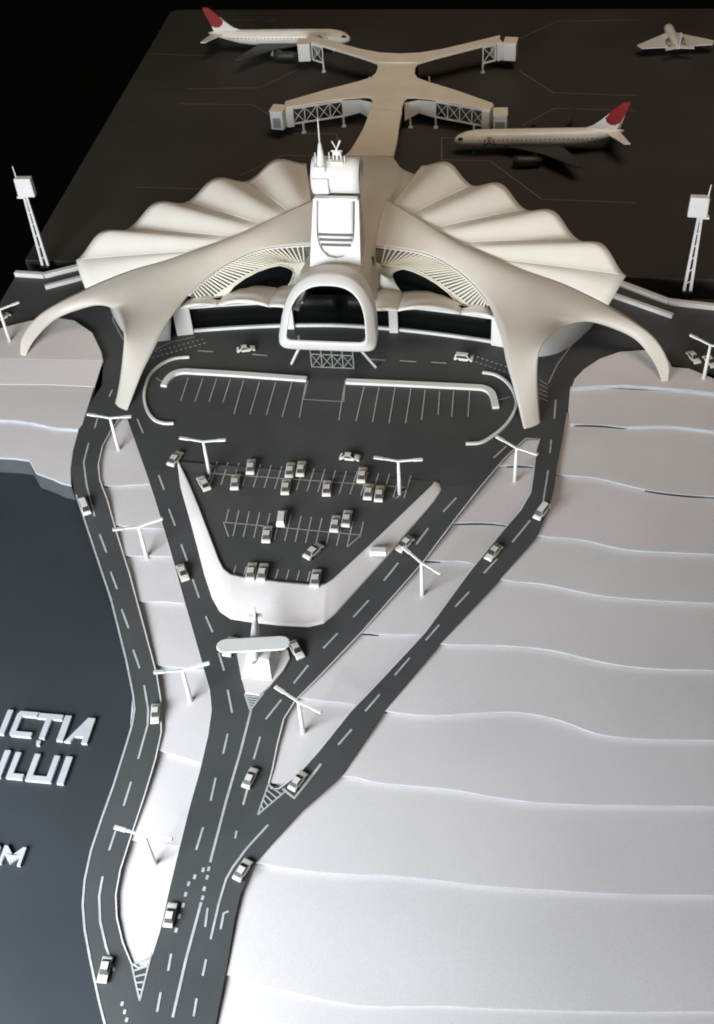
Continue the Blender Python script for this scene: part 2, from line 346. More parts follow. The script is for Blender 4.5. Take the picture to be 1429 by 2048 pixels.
for l in ([(178, 886), (168, 925), (174, 971), (190, 1033)], [(200, 1069), (214, 1106)], [(222, 1144), (235, 1179)], [(244, 1219), (258, 1257)], [(267, 1300), (280, 1337)],
          [(289, 1371), (297, 1419), (296, 1450), (277, 1518)], [(263, 1564), (248, 1612)], [(232, 1662), (219, 1701)], [(206, 1753), (199, 1793), (201, 1843), (213, 1895), (229, 1942)],
          [(225, 780), (219, 794)], [(196, 836), (190, 857)], [(275, 838), (287, 867)], [(318, 951), (329, 980)], [(338, 1018), (351, 1052)], [(363, 1089), (375, 1122)], [(386, 1159), (399, 1196)],
          [(412, 1233), (426, 1265)], [(438, 1306), (449, 1342)], [(456, 1380), (465, 1426)], [(456, 1468), (447, 1508)], [(432, 1556), (422, 1602)], [(407, 1655), (393, 1700)],
          [(343, 1908), (337, 1942)], [(322, 1985), (315, 2024)], [(416, 1816), (411, 1854)], [(413, 1919), (406, 1952)], [(394, 1997), (388, 2033)],
          [(537, 1650), (494, 1697), (466, 1735), (453, 1758), (438, 1808), (422, 1879)], [(458, 1823), (448, 1827), (442, 1859)], [(474, 1662), (471, 1677)],
          [(738, 1201), (707, 1235)], [(676, 1267), (647, 1297)], [(617, 1331), (588, 1367)], [(563, 1400), (532, 1439)], [(521, 1474), (508, 1519)], [(496, 1577), (487, 1610)],
          [(1013, 893), (988, 916)], [(913, 996), (887, 1024)], [(857, 1057), (833, 1089)], [(797, 1126), (768, 1162)],
          [(1112, 800), (1109, 838)], [(1103, 880), (1100, 907)], [(1097, 941), (1087, 1003)], [(1061, 1041), (1025, 1085)], [(995, 1118), (968, 1147)], [(939, 1184), (911, 1214)],
          [(879, 1250), (852, 1281)], [(820, 1316), (790, 1351)], [(760, 1389), (731, 1423)], [(704, 1459), (677, 1490)],
          [(396, 702), (427, 704)], [(505, 709), (535, 712)], [(740, 719), (770, 721)], [(800, 722), (833, 724)], [(863, 725), (893, 727)]): mark(l, .0017, 'lane_dash')
mark([(503, 1420), (481, 1506), (453, 1602), (421, 1725)], .0020); mark([(401, 1813), (373, 1917), (346, 2035)], .0020)
mark([(643, 1528), (589, 1597), (566, 1578)], .0022, 'bay_line'); mark([(1097, 767), (1116, 728), (1159, 670), (1188, 642)], .0010)
mark([(232, 600), (226, 640), (247, 680)], .0009)
mark([(310, 700), (345, 684), (390, 674)], .0008)
for x, y in ((407, 1740), (390, 1754), (378, 1768), (372, 1789), (367, 1811), (359, 1833), (353, 1861), (418, 1738), (415, 1755), (409, 1778), (406, 1796), (402, 1809), (245, 2008), (250, 2024), (254, 2040)):
    mark([(x + 1.2, y - 4.5), (x - 1.2, y + 4.5)], .0022, 'road_dot')
for i in range(12):
    x = 305 + i * 9.3; mark([(x, 716 - i * 2.6), (x + 4, 715.2 - i * 2.6)], .0016, 'road_dot')
    mark([(x - 4, 706 - i * 2.4), (x - .5, 705.3 - i * 2.4)], .0014, 'road_dot')
for i in range(8):
    x = 945 + i * 9.3; mark([(x, 711 + i * 3.2), (x + 4, 712 + i * 3.2)], .0016, 'road_dot'); mark([(x + 6, 724 + i * 3.2), (x + 10, 725 + i * 3.2)], .0014, 'road_dot')
def hatch(tip, a, b, n, wd=.0013):
    T, A, B = (G(*q) for q in (tip, a, b))
    for e in (A, B): stroke([T, e], wd, 'hatch_line', 'paint', road)
    for i in range(1, n + 1):
        t = i / n; stroke([T.lerp(A, t), T.lerp(B, max(.06, t - .12))], wd, 'hatch_line', 'paint', road, .0005)
hatch((280, 2002), (264, 1931), (304, 1905), 6); hatch((516, 1630), (537, 1570), (570, 1584), 6); hatch((501, 1421), (490, 1388), (528, 1386), 7, .0016)
for i in range(5): mark([(1079, 760 + i * 9), (1096, 770 + i * 8)], .0009, 'hatch_line')

# parking deck on its white embankment
DECK = [(357, 924), (377, 965), (400, 1020), (438, 1120), (447, 1138), (462, 1150), (490, 1156), (560, 1165), (636, 1172), (654, 1169), (668, 1160), (742, 1091), (866, 972), (871, 965)]
deckp = LP(DECK, 0.0); hPz = [G(*q) for q in HOLE]
deck = struct(sheet([[hPz[0]] + deckp + [hPz[-1]]], lambda Y: 0.0003, 'parking_deck', 'deck', thick=.0015), 'grey parking deck in front of the terminal')
def resample(pts, n):
    s = [0]
    for a, b in zip(pts, pts[1:]): s.append(s[-1] + (b - a).length)
    out = []
    for i in range(n):
        t = s[-1] * i / (n - 1); k = max(j for j in range(len(s)) if s[j] <= t + 1e-12); k = min(k, len(pts) - 2)
        out.append(pts[k].lerp(pts[k + 1], (t - s[k]) / max(1e-9, s[k + 1] - s[k])))
    return out
KEYD = [(0, 0), (1, 1), (2, 2), (3, 4), (4, 5), (5, 6), (6, 7), (7, 8), (8, 9), (9, 10), (10, 11), (11, 12), (12, 14), (13, 16)]   # deck point -> foot point
rows = []
for (d0, h0), (d1, h1) in zip(KEYD, KEYD[1:]):
    for i in range(8):
        t = i / 8; top = deckp[d0].lerp(deckp[d1], t); hh = h0 + (h1 - h0) * t; k = min(int(hh), len(hPz) - 2); bot = hPz[k].lerp(hPz[k + 1], hh - k)
        rows.append((top, bot))
emb = MB(); er = []
for top, bot in rows:
    b0 = Vector((bot.x, bot.y, bot.z + .0004)); t0 = Vector((top.x, top.y, .0022)); d = (b0 - t0)
    er.append([Vector((top.x, top.y, -.001)), t0, t0 + d * .06 + Vector((0, 0, .0004)), t0 + d * .35 + Vector((0, 0, abs(d.z) * .13)), t0 + d * .7 + Vector((0, 0, abs(d.z) * .13)), t0 + d * .93 + Vector((0, 0, abs(d.z) * .03)), b0 + d * .02])
emb.grid(er, True); embo = emb.build('embankment', 'card', solid=.0008, offset=-1)
struct(embo, 'white card embankment wrapping the front of the parking deck')
eb = MB().box(P(757, 1100, .004) + Vector((0, 0, -.002)), (.0155, .0070, .006), rz=.05).build('end_block', 'white', embo, bevel=.0008)
def pline(px, wd=.0010, name='parking_line', m='paint'): return stroke([P(x, y, 0) for x, y in px], wd, name, m, deck if False else road, .0007, lambda Y: 0.0)
def z5(x, y): return (240 + x / 1.6616, 660 + y / 1.6616)
def lerp2(a, b, t): return (a[0] + (b[0] - a[0]) * t, a[1] + (b[1] - a[1]) * t)
pl = lambda a, b: pline([z5(*a), z5(*b)])
pl((305, 478), (960, 525))
for i in range(19):
    c = lerp2((312, 478), (955, 525), i / 18.0); pl((c[0] + 13, c[1] - 40), (c[0] - 11, c[1] + 36))
pl((345, 640), (802, 683)); pl((345, 640), (362, 688)); pl((802, 683), (757, 722)); pl((303, 478), (296, 500)); pl((960, 525), (917, 562))
for i in range(14):
    c = lerp2((352, 641), (800, 683), i / 13.0); pl((c[0] + 10, c[1] - 44), (c[0] - 10, c[1] + 42) if 0 < i < 13 else c)
for i in range(9):
    c = lerp2((386, 785), (668, 806), i / 8.0); pl(c, (c[0] - 9, c[1] + 33))
for a, b in (((228, 160), (203, 237)), ((277, 162), (250, 240)), ((322, 163), (297, 240)), ((368, 165), (343, 242)), ((412, 168), (380, 280)), ((465, 172), (433, 282)), ((518, 175), (487, 285)), ((572, 175), (540, 290)), ((618, 180), (597, 293)),
             ((748, 180), (728, 302)), ((812, 190), (785, 305)), ((862, 190), (840, 308)), ((915, 193), (895, 312)), ((968, 195), (950, 312)), ((1015, 200), (1003, 300)), ((1063, 205), (1058, 283)), ((1110, 205), (1103, 290)), ((1163, 205), (1157, 290)),
             ((120, 160), (146, 176)), ((1255, 235), (1298, 224)), ((610, 232), (744, 240)), ((626, 170), (610, 232)), ((750, 168), (744, 240))): pl(a, b)
# raised white kerbs
def kerb(pts, wd, ht, label=None):
    c = cr([P(x, y, 0) for x, y in (z5(*q) for q in pts)], 40); l, r = ribbon(c, wd); mb = MB()
    rows = [[Vector((a.x, a.y, -.0005)), Vector((a.x, a.y, ht)), Vector((b.x, b.y, ht)), Vector((b.x, b.y, -.0005))] for a, b in zip(l, r)]
    mb.grid(rows, False); mb.add(rows[0], [(0, 1, 2, 3)]); mb.add(rows[-1], [(3, 2, 1, 0)])
    o = mb.build('kerb', 'white', road, bevel=.0004)
    if label: o['label'] = label
    return o
kerb([(146, 190), (160, 166), (182, 148), (212, 141), (245, 142), (400, 151), (622, 167)], .0072, .003, 'thick white kerb left of the entrance')
kerb([(752, 174), (960, 183), (1165, 193), (1212, 198), (1238, 217), (1250, 262)], .0072, .003, 'thick white kerb right of the entrance')
kerb([(232, 92), (182, 97), (140, 115), (104, 147), (86, 190), (82, 230), (92, 270), (115, 300), (148, 312), (180, 312)], .0030, .0022)
kerb([(1205, 143), (1245, 150), (1280, 170), (1305, 200), (1318, 240), (1310, 275), (1285, 315), (1245, 350), (1200, 376), (1150, 380)], .0030, .0022)
# low white walls beside the trench behind the forecourt
def low_wall(pts, wd, ht, label):
    mb = MB()
    for a, b in zip(pts, pts[1:]):
        d = (Vector(b) - Vector(a)); mb.bar(Vector((*a[:2], ht / 2)), Vector((*b[:2], ht / 2)) , wd, ht)
    return tag(mb.build('low_wall', 'edge', bevel=.0004), label, 'low wall')
low_wall([(-.4235, 1.1475), (-.385, 1.1452), (-.335, 1.172)], .006, .006, 'bent white low wall at the left end of the trench')
low_wall([(-.376, 1.1215), (-.325, 1.150)], .005, .005, 'short straight white low wall in front of the bent left wall')
low_wall([(.305, 1.170), (.368, 1.1305), (.42, 1.1235), (.52, 1.118)], .006, .006, 'bent white low wall at the right end of the trench')
low_wall([(.295, 1.147), (.371, 1.1045)], .005, .005, 'short straight white low wall in front of the bent right wall')
# ------------------------------------------------------------------ terminal building
term = thing('terminal_building', 'white shell-roofed terminal building with four pointed legs and a scalloped fan roof', 'building', (0, 1.06, 0))
U = Curve([(0.3603, 0.9843, 0.0012), (0.359, 0.9988, 0.0182), (0.3454, 1.0203, 0.0319), (0.3223, 1.0407, 0.0403), (0.2931, 1.0594, 0.0477), (0.2464, 1.0776, 0.0599), (0.2032, 1.0884, 0.0684), (0.1682, 1.1003, 0.0761), (0.1286, 1.1179, 0.0831), (0.0948, 1.1398, 0.0891), (0.0622, 1.1681, 0.0925), (0.0300, 1.1990, 0.0931)])
I = Curve([(0.2142, 0.8994, -0.0045), (0.2101, 0.9093, 0.0038), (0.2038, 0.9261, 0.0166), (0.1983, 0.9399, 0.0273), (0.1901, 0.9627, 0.0388), (0.1843, 0.9874, 0.0472), (0.1773, 1.0112, 0.052), (0.1665, 1.0418, 0.0559), (0.148, 1.0685, 0.0623), (0.123, 1.0903, 0.0694), (0.0886, 1.107, 0.0757), (0.0300, 1.1139, 0.0790)])
A = Curve([(0.3545, 0.9836, 0.0013), (0.3495, 0.9928, 0.0112), (0.3401, 1.0079, 0.0193), (0.3241, 1.0272, 0.0264), (0.2975, 1.0369, 0.0336), (0.2714, 1.0352, 0.0414), (0.2476, 1.018, 0.0485), (0.2329, 0.9942, 0.053), (0.2233, 0.9721, 0.0514), (0.222, 0.9552, 0.0399), (0.2245, 0.9376, 0.0199), (0.2275, 0.9223, 0.0045), (0.2300, 0.9090, -0.0045)])
def mirror(mb, s): return mb if s > 0 else mb.xf(lambda q: Vector((-q.x, q.y, q.z)))
UF, IF_, AF = 3.75, 5.7, 5.6           # where the two legs fork
def arm_shell():
    NC = 17; half = 8; Fk = []
    u, a, i = U(UF), A(AF), I(IF_)
    for c in range(NC):
        t = c / (NC - 1)
        q = u.lerp(a, t * 2) if t < .5 else a.lerp(i, (t - .5) * 2)
        Fk.append(q + Vector((0, .0, .0045)) * math.sin(math.pi * min(1, 2 * t if t < .5 else 2 - 2 * t)) ** 1.0)
    Fk[half] = a
    mb = MB(); rows = []
    for r in range(33):                  # the broad span from the fork to the tower
        s = r / 32; uu = U(UF + (U.n - UF) * s); ii = I(IF_ + (I.n - IF_) * s); row = []
        for c in range(NC):
            t = c / (NC - 1); base = uu.lerp(ii, t); dev = Fk[c] - u.lerp(i, t)
            row.append(base + dev * (1 - s) ** 2.2 * 1.0 + Vector((0, 0, .007)) * math.sin(math.pi * t) * math.sin(math.pi * min(1, s * 1.0)) ** .8)
        rows.append(row)
    mb.grid(rows)
    for leg in (0, 1):                   # the outer and the inner leg
        rows = []
        for r in range(29):
            s = r / 28
            if leg == 0: e0 = U(UF * s); e1 = A(AF * s); f0 = u; f1 = a; cols = range(0, half + 1)
            else: e0 = A(A.n - (A.n - AF) * s); e1 = I(IF_ * s); f0 = a; f1 = i; cols = range(half, NC)
            row = []; n = len(cols); tan = ((U(UF * min(1, s + .02)) - U(UF * max(0, s - .02))) if leg == 0 else (I(IF_ * min(1, s + .02)) - I(IF_ * max(0, s - .02)))).normalized()
            acr = e1 - e0; nor = tan.cross(acr)
            nor = nor.normalized() if nor.length > 1e-9 else Vector((0, 0, 1))
            if nor.z * .6 - nor.y < 0: nor = -nor
            wd = acr.length
            for k, c in enumerate(cols):
                t = k / (n - 1); dev = Fk[c] - f0.lerp(f1, t)
                row.append(e0.lerp(e1, t) + dev * s ** 2.5 + nor * math.sin(math.pi * t) * wd * .07 * (1 - s ** 3))
            rows.append(row)
        mb.grid(rows)
    return mb
for s in (1, -1):
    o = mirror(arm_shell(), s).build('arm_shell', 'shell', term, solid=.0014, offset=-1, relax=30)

# the fan: scalloped lobes behind each arm
VAL = [Vector(q) for q in ((0.3126, 1.0915, 0.0630), (0.2606, 1.1376, 0.0775), (0.2008, 1.1830, 0.0865), (0.1366, 1.2340, 0.0865), (0.0716, 1.2850, 0.0830), (0.0060, 1.3050, 0.0810))]
INN = [7.05, 8.1, 8.95, 9.75, 10.45, 11.0]     # where each valley runs into the arm
for s in (1, -1):
    for k in range(5):
        mb = MB(); rows = []; NU, NV = 25, 15
        if k == 0: in0, in1 = None, U(INN[0])
        else: in0, in1 = U(INN[k - 1]), U(INN[k])
        H_ = (.003, .0125, .0125, .0130, .0125, .011)[k]; OUT = (.001, .004, .006, .007, .007, .004)[k]
        for iu in range(NU):
            u_ = iu / (NU - 1); row = []
            if k == 0:                   # the lowest half lobe lies along the arm itself
                ot = Vector((.2945, 1.0605, .0480)).lerp(VAL[0], u_); it = U(3.95 + (INN[0] - 3.95) * .97).lerp(in1, u_)
            else:
                ot = VAL[k - 1].lerp(VAL[k], u_); it = in0.lerp(in1, u_)
            side = (VAL[k] - VAL[k - 1]) if k else (VAL[0] - Vector((.2945, 1.0605, .0480)))
            radial = ((ot - it) - (ot - it).project(side)); radial.z = 0; radial.normalize()
            b = (.5 - .5 * math.cos(2 * math.pi * u_ ** 1.15)) ** .85 if k else math.sin(math.pi * u_)
            for iv in range(NV):
                v = iv / (NV - 1)
                if k == 0: base = U(3.95 + (INN[0] - 3.95) * (1 - v)).lerp(VAL[0].lerp(in1, 1 - v), u_)
                else: base = it.lerp(ot, v)
                row.append(base + Vector((0, 0, H_ * b * v ** .75 - .0035 * (1 - v) ** 3)) + radial * OUT * b * v ** 2)
            rows.append(row)
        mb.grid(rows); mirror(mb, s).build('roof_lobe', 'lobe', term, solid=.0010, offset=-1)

# lower front: leaning wall with slats, eye-shaped windows, small scalloped canopy, glass storey
def ysurf(a): return 1.092 - .365 * (a - .057)
NPL = Vector((-.365, 1.0, 0)); CPL = 1.092 + .365 * .057          # left half: X = -a
def wallpt(x, y, off=0.0):
    q = atplane(x, y, NPL, CPL - off); return Vector((-q.x, q.y, q.z))   # returned on the right half
EYE_T = [wallpt(x, y) for x, y in ((395, 620), (425, 597), (455, 576), (490, 553), (530, 534), (562, 527), (582, 528), (600, 528), (620, 520))]
eyeT = Curve(EYE_T)
eye_out = [(453, 591), (468, 572), (490, 556), (515, 543), (540, 534), (560, 530), (575, 534), (585, 539), (588, 547), (584, 560), (575, 576), (560, 592), (540, 600), (510, 600), (480, 600), (460, 598)]
for s in (1, -1):
    mb = MB(); rows = []
    for k in range(41):
        t = k / 40; top = I(7.0 + 4.0 * t) + Vector((0, 0, -.0012)); mid = eyeT(eyeT.n * t); low = Vector((mid.x, ysurf(mid.x), .030))
        rows.append([low, low.lerp(mid, .5), mid, mid.lerp(top, .33) + Vector((0, .003, 0)), mid.lerp(top, .66) + Vector((0, .003, 0)), top])
    mb.grid([r[:3] for r in rows]); mirror(mb, s).build('front_wall', 'cream', term, solid=.001)
    mb = MB(); mb.grid([r[2:] for r in rows]); mirror(mb, s).build('slat_backing', 'slot', term, solid=.001)
    sl = MB(); rim = MB()
    for k in range(34):
        t = .05 + .88 * k / 33; top = I(7.0 + 4.0 * t) + Vector((0, .0008, -.0014)); mid = eyeT(eyeT.n * t) + Vector((0, .0008, .0006))
        sl.bar(mid, top, .0017, .0030, (0, -1, .4))
    so = mirror(sl, s).build('slats', 'cream', term); so['kind'] = 'stuff'
    rim.tube([eyeT(eyeT.n * (.03 + .9 * k / 40)) + Vector((0, -.0004, .0008)) for k in range(41)], .0008, 8); mirror(rim, s).build('slat_rail', 'cream', term)
    rim = MB(); rim.tube([I(7.0 + 3.9 * k / 40) + Vector((0, -.0012, -.0012)) for k in range(41)], .0009, 8); mirror(rim, s).build('slat_rail', 'white', term)
    pts = [wallpt(x, y, .0012) for x, y in eye_out]
    eo = MB(); eo.add(pts, [tuple(t) for t in tessellate_polygon([[Vector((q.x, q.z, 0)) for q in pts]])]); mirror(eo, s).build('eye_window', 'glass', term)
    fr_ = MB(); fr_.tube([wallpt(x, y, .0016) for x, y in eye_out + eye_out[:1]], .0009, 8, False); mirror(fr_, s).build('window_rim', 'cream', term)
    FRC = Curve([(.036, 1.012, .060), (.071, 1.017, .060), (.104, 1.031, .050), (.137, 1.043, .0395), (.156, 1.038, .041), (.176, 1.030, .044)])
    for c0, c1, hb in ((0, 1, .007), (1, 3, .0125), (3, 5, .008)):
        mb = MB(); rows = []
        for iu in range(25):
            u_ = iu / 24; f_ = FRC(c0 + (c1 - c0) * u_); b = math.sin(math.pi * u_) ** .85; row = []
            for dy, zc, zv in ((0, 0, 0), (.0015, .0042, .0008), (.005, .0072, .0008), (.011, .0085, .000), (.018, .0068, -.001), (.026, .0035, -.003), (.036, .0, -.006), (.05, -.006, -.010)):
                k_ = hb / .0125
                row.append(Vector((f_.x, min(f_.y + dy - .002 * b, ysurf(f_.x) + .004), f_.z + zv + (zc * k_ - zv) * b * (1 if dy else 0) + (.005 * k_ * b if dy < .004 else 0))))
            rows.append(row)
        mb.grid(rows); mirror(mb, s).build('canopy_lobe', 'lobe', term, solid=.0011, offset=-1)
    # glass ground storey, sill and end panels
    fac = [Vector((a, 1.0665 - .0200 * (a / .172) ** 1.7, 0)) for a in [.172 * i / 16 for i in range(17)]]
    mb = MB(); mb.grid([[q + Vector((0, .003, .004)) for q in fac], [q + Vector((0, .003, .042)) for q in fac]]); mirror(mb, s).build('glass_front', 'glass', term, solid=.001)
    mb = MB(); mb.grid([[q + Vector((0, 0, z)) + Vector((0, d, 0)) for q in fac] for z, d in ((-.0005, -.0014), (.0034, -.0014), (.0034, .0014), (-.0005, .0014))], False); mirror(mb, s).build('sill', 'white', term)
    mb = MB(); mb.grid([[q + Vector((0, 0, z)) + Vector((0, d, 0)) for q in fac[4:]] for z, d in ((.0335, -.0022), (.0355, -.0022), (.0355, .0022), (.0335, .0022), (.0335, -.0022))], False); mirror(mb, s).build('head_rail', 'white', term)
    mirror(MB().box((.1805, 1.0435, .020), (.019, .007, .041), rz=-.25), s).build('end_panel', 'white', term, bevel=.0005)
    mirror(MB().box((.0600, 1.0605, .019), (.010, .006, .038)), s).build('end_panel', 'white', term, bevel=.0005)
    # curved end wall seen under the leg arch
    base = cr([(.195, 1.030, 0), (.222, 1.025, 0), (.247, 1.035, 0), (.271, 1.066, 0), (.285, 1.10, 0), (.26, 1.13, 0)], 30)
    mb = MB(); mb.grid([[q for q in base], [q + Vector((-.004, .006, .028)) for q in base], [q + Vector((-.012, .016, .052)) for q in base]]); mirror(mb, s).build('end_wall', 'white', term, solid=.0015)
# dark hall behind the gate
MB().box((0, 1.085, .042), (.074, .004, .080)).build('hall_glass', 'glass', term)
mb = MB(); N = 40
bk = [Vector((.26 * math.cos(math.pi * i / N), 1.13 + .15 * math.sin(math.pi * i / N), 0)) for i in range(N + 1)]
mb.grid([bk, [q + Vector((0, 0, .060)) for q in bk]]); mb.build('back_glass', 'glass', term, solid=.001)

# central hood with the gate opening
def ringpts(wb, wt, zc, n=64, pw=2.6):
    pass
def gate_ring(hw, y0, z0, y1, z1, n=72, cut=.55, flat=2.4, wtop=.80, low=7.0):   # closed loop in the leaning plane, wide foot and arched head
    out = []
    for i in range(n):
        a = 2 * math.pi * i / n - math.pi / 2; c, s_ = math.cos(a), math.sin(a)
        if s_ >= 0: x = abs(c) ** (2 / flat); h = abs(s_) ** (2 / flat)
        else: x = abs(c) ** (2 / low); h = -abs(s_) ** (2 / low)
        h = .42 + (h * .58 if h > 0 else h * .42)
        wd = hw * (1 - (1 - wtop) * max(0, h - .25) / .75)
        out.append(Vector((math.copysign(x, c) * wd, y0 + (y1 - y0) * h, z0 + (z1 - z0) * h)))
    return out
mb = MB(); pn = Vector((0, -.80, .60))
inner = gate_ring(.0425, .9640, .0545, 1.0025, .1000, wtop=.80, flat=2.7, low=14); outer_ = gate_ring(.0530, .9700, .0400, 1.0170, .1060, wtop=.78, flat=2.6, low=9)
mid_ = [a.lerp(b, .5) + pn * .0010 for a, b in zip(inner, outer_)]
q1 = [a.lerp(b, .15) + pn * .0008 for a, b in zip(inner, outer_)]; q2 = [a.lerp(b, .85) + pn * .0008 for a, b in zip(inner, outer_)]
def backring(r, d): return [q + Vector((0, d * (.35 + .65 * min(1, max(0, (q.z - .04) / .066))), -d * .25 * min(1, max(0, (q.z - .04) / .066)))) for q in r]
rows = [backring(inner, .009), inner, q1, mid_, q2, outer_, backring(outer_, .010), backring(outer_, .024)]
mb.grid(rows, True, True); mb.build('gate_hood', 'white', term)
# saddle running from the hood under the tower to the pier
ST = [(1.016, .0985, .028, .090, .042, .062), (1.026, .0995, .033, .0915, .046, .060), (1.040, .0965, .037, .089, .048, .056), (1.065, .0920, .036, .086, .045, .054), (1.095, .0915, .035, .084, .043, .054), (1.125, .0935, .036, .086, .042, .058), (1.165, .0960, .038, .091, .043, .066), (1.21, .0965, .044, .092, .058, .076), (1.265, .0900, .046, .087, .066, .078), (1.305, .0780, .038, .076, .050, .062), (1.33, .0685, .031, .067, .037, .050), (1.352, .0615, .0285, .061, .033, .045)]
Cs = [[Curve([Vector((q[0], 0, q[j])) for q in ST]) for j in range(1, 6)]][0]
mb = MB(); rows = []
for r in range(60):
    t = (len(ST) - 1) * r / 59; y = Cs[0](t).x; zc, w1, z1, w2, z2 = (c(t).z for c in Cs); half = []
    for u_ in [i / 10 for i in range(11)]: half.append(Vector((w1 * u_, y, zc + (z1 - zc) * u_ ** 2)))
    for u_ in [.25, .5, .75, 1.0]: half.append(Vector((w1 + (w2 - w1) * u_ ** 1.4, y, z1 + (z2 - z1) * u_ ** .8)))
    rows.append([Vector((-q.x, q.y, q.z)) for q in half[:0:-1]] + half)
mb.grid(rows); mb.build('spine_shell', 'shell', term, solid=.0015, offset=-1)
# props and lattice screen under the hood
for s in (1, -1):
    p_ = MB(); p_.bar(Vector((s * .030, .981, .0395)), Vector((s * .047, .9945, .0005)), .0024, .0024); p_.bar(Vector((s * .033, .983, .036)), Vector((s * .0365, .998, .036)), .002, .002)
    p_.build('prop', 'white', term)
mb = MB(); yl = .9905; x0, x1, zt = -.0235, .0235, .036
for z in (.001, .0185, zt): mb.bar((x0, yl, z), (x1, yl, z), .0009, .0009)
for i in range(5):
    x = x0 + (x1 - x0) * i / 4; mb.bar((x, yl, 0), (x, yl, zt), .0009, .0009)
for i in range(4):
    xa = x0 + (x1 - x0) * i / 4; xb = x0 + (x1 - x0) * (i + 1) / 4
    mb.bar((xa, yl, .001), (xb, yl, .0185), .0007, .0007); mb.bar((xb, yl, .001), (xa, yl, .0185), .0007, .0007)
mb.build('lattice_screen', 'grey', term)

# ------------------------------------------------------------------ control tower on the spine
tow = thing('control_tower', 'white control tower with louvred front panel and drum-shaped cab above the gate', 'tower', (0, 1.07, .088))
TB, TT = Vector((0, 1.0490, .0855)), Vector((0, 1.0860, .1530)); TD = (TT - TB); TN = Vector((0, -TD.z, TD.y)).normalized(); TDn = TD.normalized(); TL = TD.length
def tf(x, h, o=0.0): return TB + Vector((x, 0, 0)) + TD * h + TN * o      # point on the leaning tower face
hwid = lambda h: .0283 - .0035 * h
Ucut = [(-.0205, 1.0), (-.0205, .60), (-.0200, .48), (-.0180, .38), (-.0140, .28), (-.0080, .215), (0, .195), (.0080, .215), (.0140, .28), (.0180, .38), (.0200, .48), (.0205, .60), (.0205, 1.0)]
face = [(-hwid(1), 1.0), (-hwid(0), 0.0), (hwid(0), 0.0), (hwid(1), 1.0)] + Ucut[::-1]
tri = tessellate_polygon([[Vector((x, h * TL, 0)) for x, h in face]]); n = len(face)
mb = MB().add([tf(x, h, .0) for x, h in face] + [tf(x, h, -.0075) for x, h in face], [tuple(t) for t in tri] + [tuple(i + n for i in t) for t in tri] + [(i, (i + 1) % n, (i + 1) % n + n, i + n) for i in range(n)])
mb.build('front_frame', 'white', tow, bevel=.0006)
# body of the tower behind the frame
mb = MB(); b0 = [tf(-.0270, -.02, -.0076), tf(.0270, -.02, -.0076), tf(.0240, 1.0, -.0076), tf(-.0240, 1.0, -.0076)]
b1 = [Vector((-.0250, 1.105, .082)), Vector((.0250, 1.105, .082)), Vector((.0225, 1.112, .155)), Vector((-.0225, 1.112, .155))]
mb.add(b0 + b1, [(0, 1, 2, 3), (7, 6, 5, 4), (0, 4, 5, 1), (1, 5, 6, 2), (2, 6, 7, 3), (3, 7, 4, 0)]); mb.build('tower_body', 'shell', tow)
# bowed inner panel with louvre slots
mb = MB(); rows = []
for i in range(13):
    h = .20 + .82 * i / 12; o = -.0062 + .0085 * min(1, max(0, (h - .22) / .45)) ** .8
    rows.append([tf(x, h, o - .0012 * (x / .0195) ** 2) for x in [-.0192 + .0384 * k / 10 for k in range(11)]])
mb.grid(rows); mb.build('inner_panel', 'white', tow, solid=.0008)
for k, (h, wd) in enumerate(((.515, .0375), (.445, .0362), (.375, .0325))):
    o = -.0062 + .0085 * min(1, max(0, (h - .22) / .45)) ** .8 + .0002
    m_ = MB(); m_.bar(tf(-wd / 2, h, o), tf(wd / 2, h, o), .0030, .0014, TDn.cross(Vector((1, 0, 0)))); m_.build('louvre_slot', 'slot', tow)
# drum cab: a rolled sheet open at both ends
CY, CZ, CRr, cx0, cx1 = 1.1020, .1725, .0190, -.0250, .0260
def drum(r, a0, a1, n=40): return [(CY + r * math.cos(a0 + (a1 - a0) * i / n), CZ + r * math.sin(a0 + (a1 - a0) * i / n)) for i in range(n + 1)]
mb = MB(); mb.grid([[Vector((cx0 + (cx1 - cx0) * k / 6, y, z)) for k in range(7)] for y, z in drum(CRr, math.radians(-165), math.radians(195))]); mb.build('drum_cab', 'white', tow, solid=.0016, offset=-1)
for x in (cx0 + .004, cx1 - .004):
    mb = MB(); pts = [Vector((x, y, z)) for y, z in drum(CRr - .0018, 0, 2 * math.pi, 30)[:-1]]; mb.add(pts, [tuple(range(30))]); mb.build('cab_window', 'glass', tow)
MB().box((.0005, 1.0845, .1545), (.0470, .006, .0030)).build('cab_ledge', 'white', tow, bevel=.0004)
# aerials on the cab
MB().box((-.0145, 1.0835, .1700), (.0170, .0060, .0170)).build('equipment_box', 'white', tow, bevel=.0008)
MB().box((-.0150, 1.0900, .1870), (.0120, .0100, .0060)).build('equipment_box', 'white', tow, bevel=.0006)
MB().box((.0030, 1.0965, .1905), (.0130, .0090, .0040)).build('equipment_box', 'white', tow, bevel=.0006)
for qx, qy, qh in ((-.0200, 1.094, .012), (.0110, 1.094, .009), (-.0060, 1.099, .010)):
    m_ = MB(); m_.tube([(qx, qy, .1860), (qx, qy, .1900 + qh)], [.0009, .0006], 6); m_.build('small_aerial', 'white', tow)
m1 = MB(); m1.tube([(-.0140, 1.092, .186), (-.0140, 1.093, .200), (-.0140, 1.094, .213)], [.0052, .0036, .0016], 12); m1.tube([(-.0140, 1.094, .212), (-.0140, 1.095, .240)], [.0009, .0005], 8); m1.build('spire_aerial', 'white', tow)
m2 = MB(); c = Vector((.0025, 1.098, .190))
m2.tube([c, c + Vector((0, 0, .016))], [.0016, .0012], 8); m2.tube([c + Vector((-.006, 0, .012)), c + Vector((.006, 0, .012))], .0009, 8)
